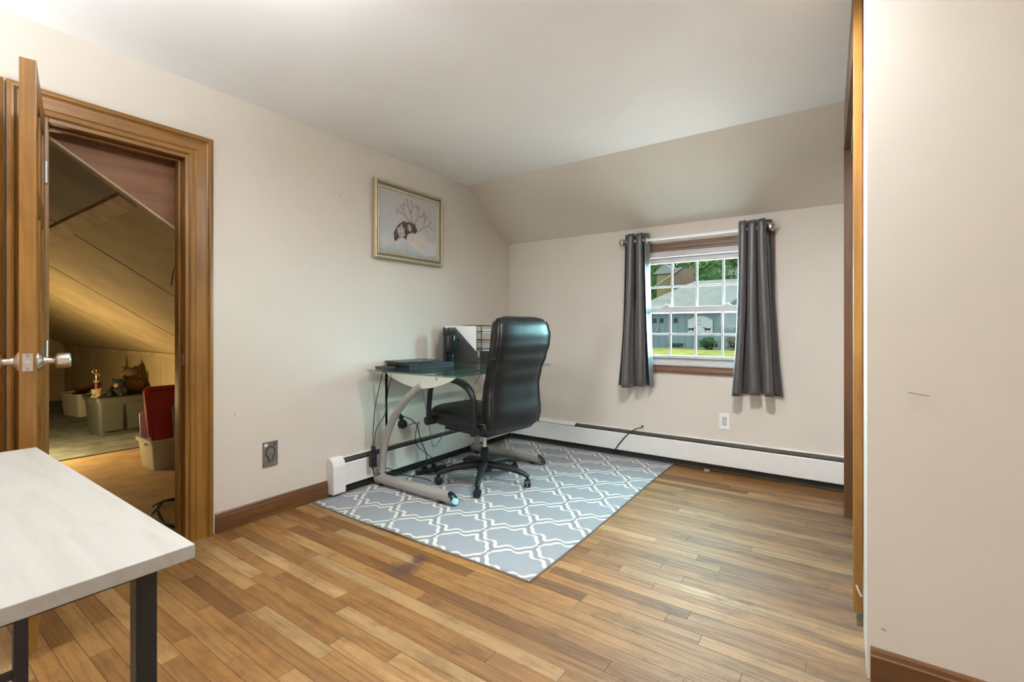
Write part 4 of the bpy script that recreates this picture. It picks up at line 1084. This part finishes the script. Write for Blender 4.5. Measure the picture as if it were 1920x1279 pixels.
for k in range(3):
    pts = [(-.95+.42*math.cos(t)*(1-.06*k)+rd.uniform(-.02, .02), -2.46+.16*math.sin(t)*(1+.1*k)+rd.uniform(-.02, .02), AZ+.010+.010*k) for t in [2*PI*1.15*i/18+k for i in range(19)]]
    cable(pts, .006, ('lowest coil of black cable on the attic floor by the jamb', 'middle coil of black cable on the attic floor by the jamb', 'top coil of black cable on the attic floor by the jamb')[k], n=4, group='coiled cables in the attic')

# ================================================================== OUTSIDE THE WINDOW
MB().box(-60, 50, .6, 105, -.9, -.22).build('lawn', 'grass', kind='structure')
pr = empty('bounce_roof', (0, .25, 0), label='pale low bounce roof added outside below the window', cat='roof')  # unseen roof added to bounce daylight up onto the ceiling
MB().prism([(.0, .56), (2.9, .36), (2.9, .30), (.0, .50)], 0, -.6, 4.2).build('deck', 'bounce_pale', pr)
for k in range(9): MB().prism([(.02+.32*k, .566-.0221*k), (.33+.32*k, .5446-.0221*k), (.33+.32*k, .5346-.0221*k), (.02+.32*k, .556-.0221*k)], 0, -.6, 4.2).build('shingle_course', 'bounce_pale', pr)
MB().box(-.6, 4.2, 2.88, 2.94, .24, .37).build('gutter', 'ext_white', pr)
for x in (-.4, 4.0): MB().box(x-.06, x+.06, 2.7, 2.82, -.22, .31).build('post', 'ext_white', pr)
SY = 27.0
sh = empty('neighbour_garage', (0, SY, -.22), label='grey-blue garage with a shingled hip roof outside the window', cat='building')
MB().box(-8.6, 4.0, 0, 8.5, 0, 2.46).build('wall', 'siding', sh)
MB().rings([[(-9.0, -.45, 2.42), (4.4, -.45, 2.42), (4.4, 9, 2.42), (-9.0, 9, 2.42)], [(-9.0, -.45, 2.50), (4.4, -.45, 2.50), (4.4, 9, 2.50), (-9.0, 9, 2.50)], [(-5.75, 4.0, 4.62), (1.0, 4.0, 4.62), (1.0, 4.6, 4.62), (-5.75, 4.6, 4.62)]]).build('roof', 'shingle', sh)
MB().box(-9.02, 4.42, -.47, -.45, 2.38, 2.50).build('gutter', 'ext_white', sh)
for x in (-7.35, -6.9, -6.0): MB().box(x-.11, x+.11, -.03, 0, 1.62, 1.92).build('vent', 'ext_dark', sh)
MB().tube([(-7.15, -.06, 1.05), (-7.15, -.06, 1.35)], .08, 10).build('wall_lamp', 'ext_white', sh)
MB().box(-6.35, -5.55, -.3, 0, .18, .30).build('bench_board', 'ext_dark', sh)
sg = empty('house_sign', (-4.48, SY-.06, -.22), label='white arched sign board with two black animals on the garage', cat='sign')
MB().prism([(-.74, .98), (.74, .98), (.74, 1.80), (.55, 1.86), (.40, 1.96), (.15, 2.03), (-.15, 2.03), (-.40, 1.96), (-.55, 1.86), (-.74, 1.80)], 1, -.03, .0).build('board', 'sign_board', sg)
for s, x in ((1, -.52), (-1, .42)):
    MB().prism([(x-s*.16, 1.18), (x-s*.16, 1.08), (x-s*.12, 1.08), (x-s*.12, 1.16), (x+s*.08, 1.15), (x+s*.08, 1.06), (x+s*.12, 1.06), (x+s*.13, 1.22), (x+s*.24, 1.30), (x+s*.20, 1.35), (x+s*.10, 1.28), (x-s*.15, 1.25), (x-s*.25, 1.34)], 1, -.04, -.03).build('animal_silhouette', 'sign_black', sg)
def letter(strokes, x, z, w, h):
    m = MB()
    for (a, b, c, d) in strokes: m.tube([(x+a*w, -.034, z+b*h), (x+c*w, -.034, z+d*h)], .014, 5)
    m.build('lettering', 'sign_letter', sg)
U_ = [(0, 0, 0, 1), (1, 0, 1, 1), (0, 0, 1, 0)]; A_ = [(0, 0, .5, 1), (.5, 1, 1, 0), (.25, .4, .75, .4)]; L_ = [(0, 0, 0, 1), (0, 0, .9, 0)]; Y_ = [(.5, 0, .5, .5), (.5, .5, 0, 1), (.5, .5, 1, 1)]; I_ = [(.5, 0, .5, 1)]; C_ = [(1, 1, .2, 1), (.2, 1, 0, .5), (0, .5, .2, 0), (.2, 0, 1, 0)]
for k, g_ in enumerate((U_, A_)): letter(g_, -.24+k*.20, 1.68, .10, .15)     # the photo shows only faint, illegible strokes
for k in range(4): letter(I_, -.22+k*.09, 1.44, .06, .11)
MB().prism([(-2.75, 2.62), (-1.4, 2.62), (-1.9, 3.05), (-2.2, 3.05)], 1, -.9, .4).build('dormer_vent', 'ext_teal', sh)
h2 = empty('far_house', (-2.6, 46, -.22), label='pale far house with a band of dark windows behind the garage', cat='building')
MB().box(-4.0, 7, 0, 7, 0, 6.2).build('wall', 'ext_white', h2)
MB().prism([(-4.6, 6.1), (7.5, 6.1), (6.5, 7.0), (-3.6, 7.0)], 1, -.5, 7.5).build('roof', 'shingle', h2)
for x in (-3.4, -2.3, -1.2, -.1): 
    w = MB().box(x, x+.85, -.05, .02, 5.0, 5.75).build('window', 'ext_dark', h2)
h3 = empty('tan_house', (-12.0, 48, -.22), R(0), label='tan house with a pale slanted cable at the upper left panes', cat='building')
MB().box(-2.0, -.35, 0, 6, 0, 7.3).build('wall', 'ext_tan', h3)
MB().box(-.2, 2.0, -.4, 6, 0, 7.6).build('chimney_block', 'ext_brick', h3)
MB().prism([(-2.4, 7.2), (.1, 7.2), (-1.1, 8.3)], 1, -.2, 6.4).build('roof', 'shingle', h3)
MB().tube([(-2.3, -.5, 5.6), (.85, -.5, 7.7)], .09, 6).build('slant_cable', 'ext_white', h3)  # slanted cable line, parented to the house
def tree(name, x, y, h, rx, mat, label, seed, zc=.55, n=900, group='trees outside the window', ls=.5):
    t = empty(name, (x, y, -.22), label=label, cat='tree', group=group)
    MB().tube([(0, 0, 0), (.1, 0, h*.45), (0, .1, h*.8)], [.22, .16, .06], 8).build('trunk', 'bark', t)
    rd = random.Random(seed); m = MB()
    for i in range(n):
        while True:
            p = Vector((rd.uniform(-1, 1), rd.uniform(-1, 1), rd.uniform(-1, 1)))
            if .25 < p.length < 1: break
        p = p.normalized()*(p.length**.4)
        wob = 1+.25*math.sin(5*p.x+seed)*math.sin(4*p.z+2*seed)
        c = Vector((p.x*rx*wob, p.y*rx*wob, h*zc+p.z*h*(1-zc)*wob))
        a = Vector((rd.uniform(-1, 1), rd.uniform(-1, 1), rd.uniform(-1, 1))).normalized(); b = a.orthogonal().normalized()
        s = ls*rd.uniform(.5, 1.1)
        m.quad(c-a*s*.5, c+b*s*.28, c+a*s*.5, c-b*s*.28)
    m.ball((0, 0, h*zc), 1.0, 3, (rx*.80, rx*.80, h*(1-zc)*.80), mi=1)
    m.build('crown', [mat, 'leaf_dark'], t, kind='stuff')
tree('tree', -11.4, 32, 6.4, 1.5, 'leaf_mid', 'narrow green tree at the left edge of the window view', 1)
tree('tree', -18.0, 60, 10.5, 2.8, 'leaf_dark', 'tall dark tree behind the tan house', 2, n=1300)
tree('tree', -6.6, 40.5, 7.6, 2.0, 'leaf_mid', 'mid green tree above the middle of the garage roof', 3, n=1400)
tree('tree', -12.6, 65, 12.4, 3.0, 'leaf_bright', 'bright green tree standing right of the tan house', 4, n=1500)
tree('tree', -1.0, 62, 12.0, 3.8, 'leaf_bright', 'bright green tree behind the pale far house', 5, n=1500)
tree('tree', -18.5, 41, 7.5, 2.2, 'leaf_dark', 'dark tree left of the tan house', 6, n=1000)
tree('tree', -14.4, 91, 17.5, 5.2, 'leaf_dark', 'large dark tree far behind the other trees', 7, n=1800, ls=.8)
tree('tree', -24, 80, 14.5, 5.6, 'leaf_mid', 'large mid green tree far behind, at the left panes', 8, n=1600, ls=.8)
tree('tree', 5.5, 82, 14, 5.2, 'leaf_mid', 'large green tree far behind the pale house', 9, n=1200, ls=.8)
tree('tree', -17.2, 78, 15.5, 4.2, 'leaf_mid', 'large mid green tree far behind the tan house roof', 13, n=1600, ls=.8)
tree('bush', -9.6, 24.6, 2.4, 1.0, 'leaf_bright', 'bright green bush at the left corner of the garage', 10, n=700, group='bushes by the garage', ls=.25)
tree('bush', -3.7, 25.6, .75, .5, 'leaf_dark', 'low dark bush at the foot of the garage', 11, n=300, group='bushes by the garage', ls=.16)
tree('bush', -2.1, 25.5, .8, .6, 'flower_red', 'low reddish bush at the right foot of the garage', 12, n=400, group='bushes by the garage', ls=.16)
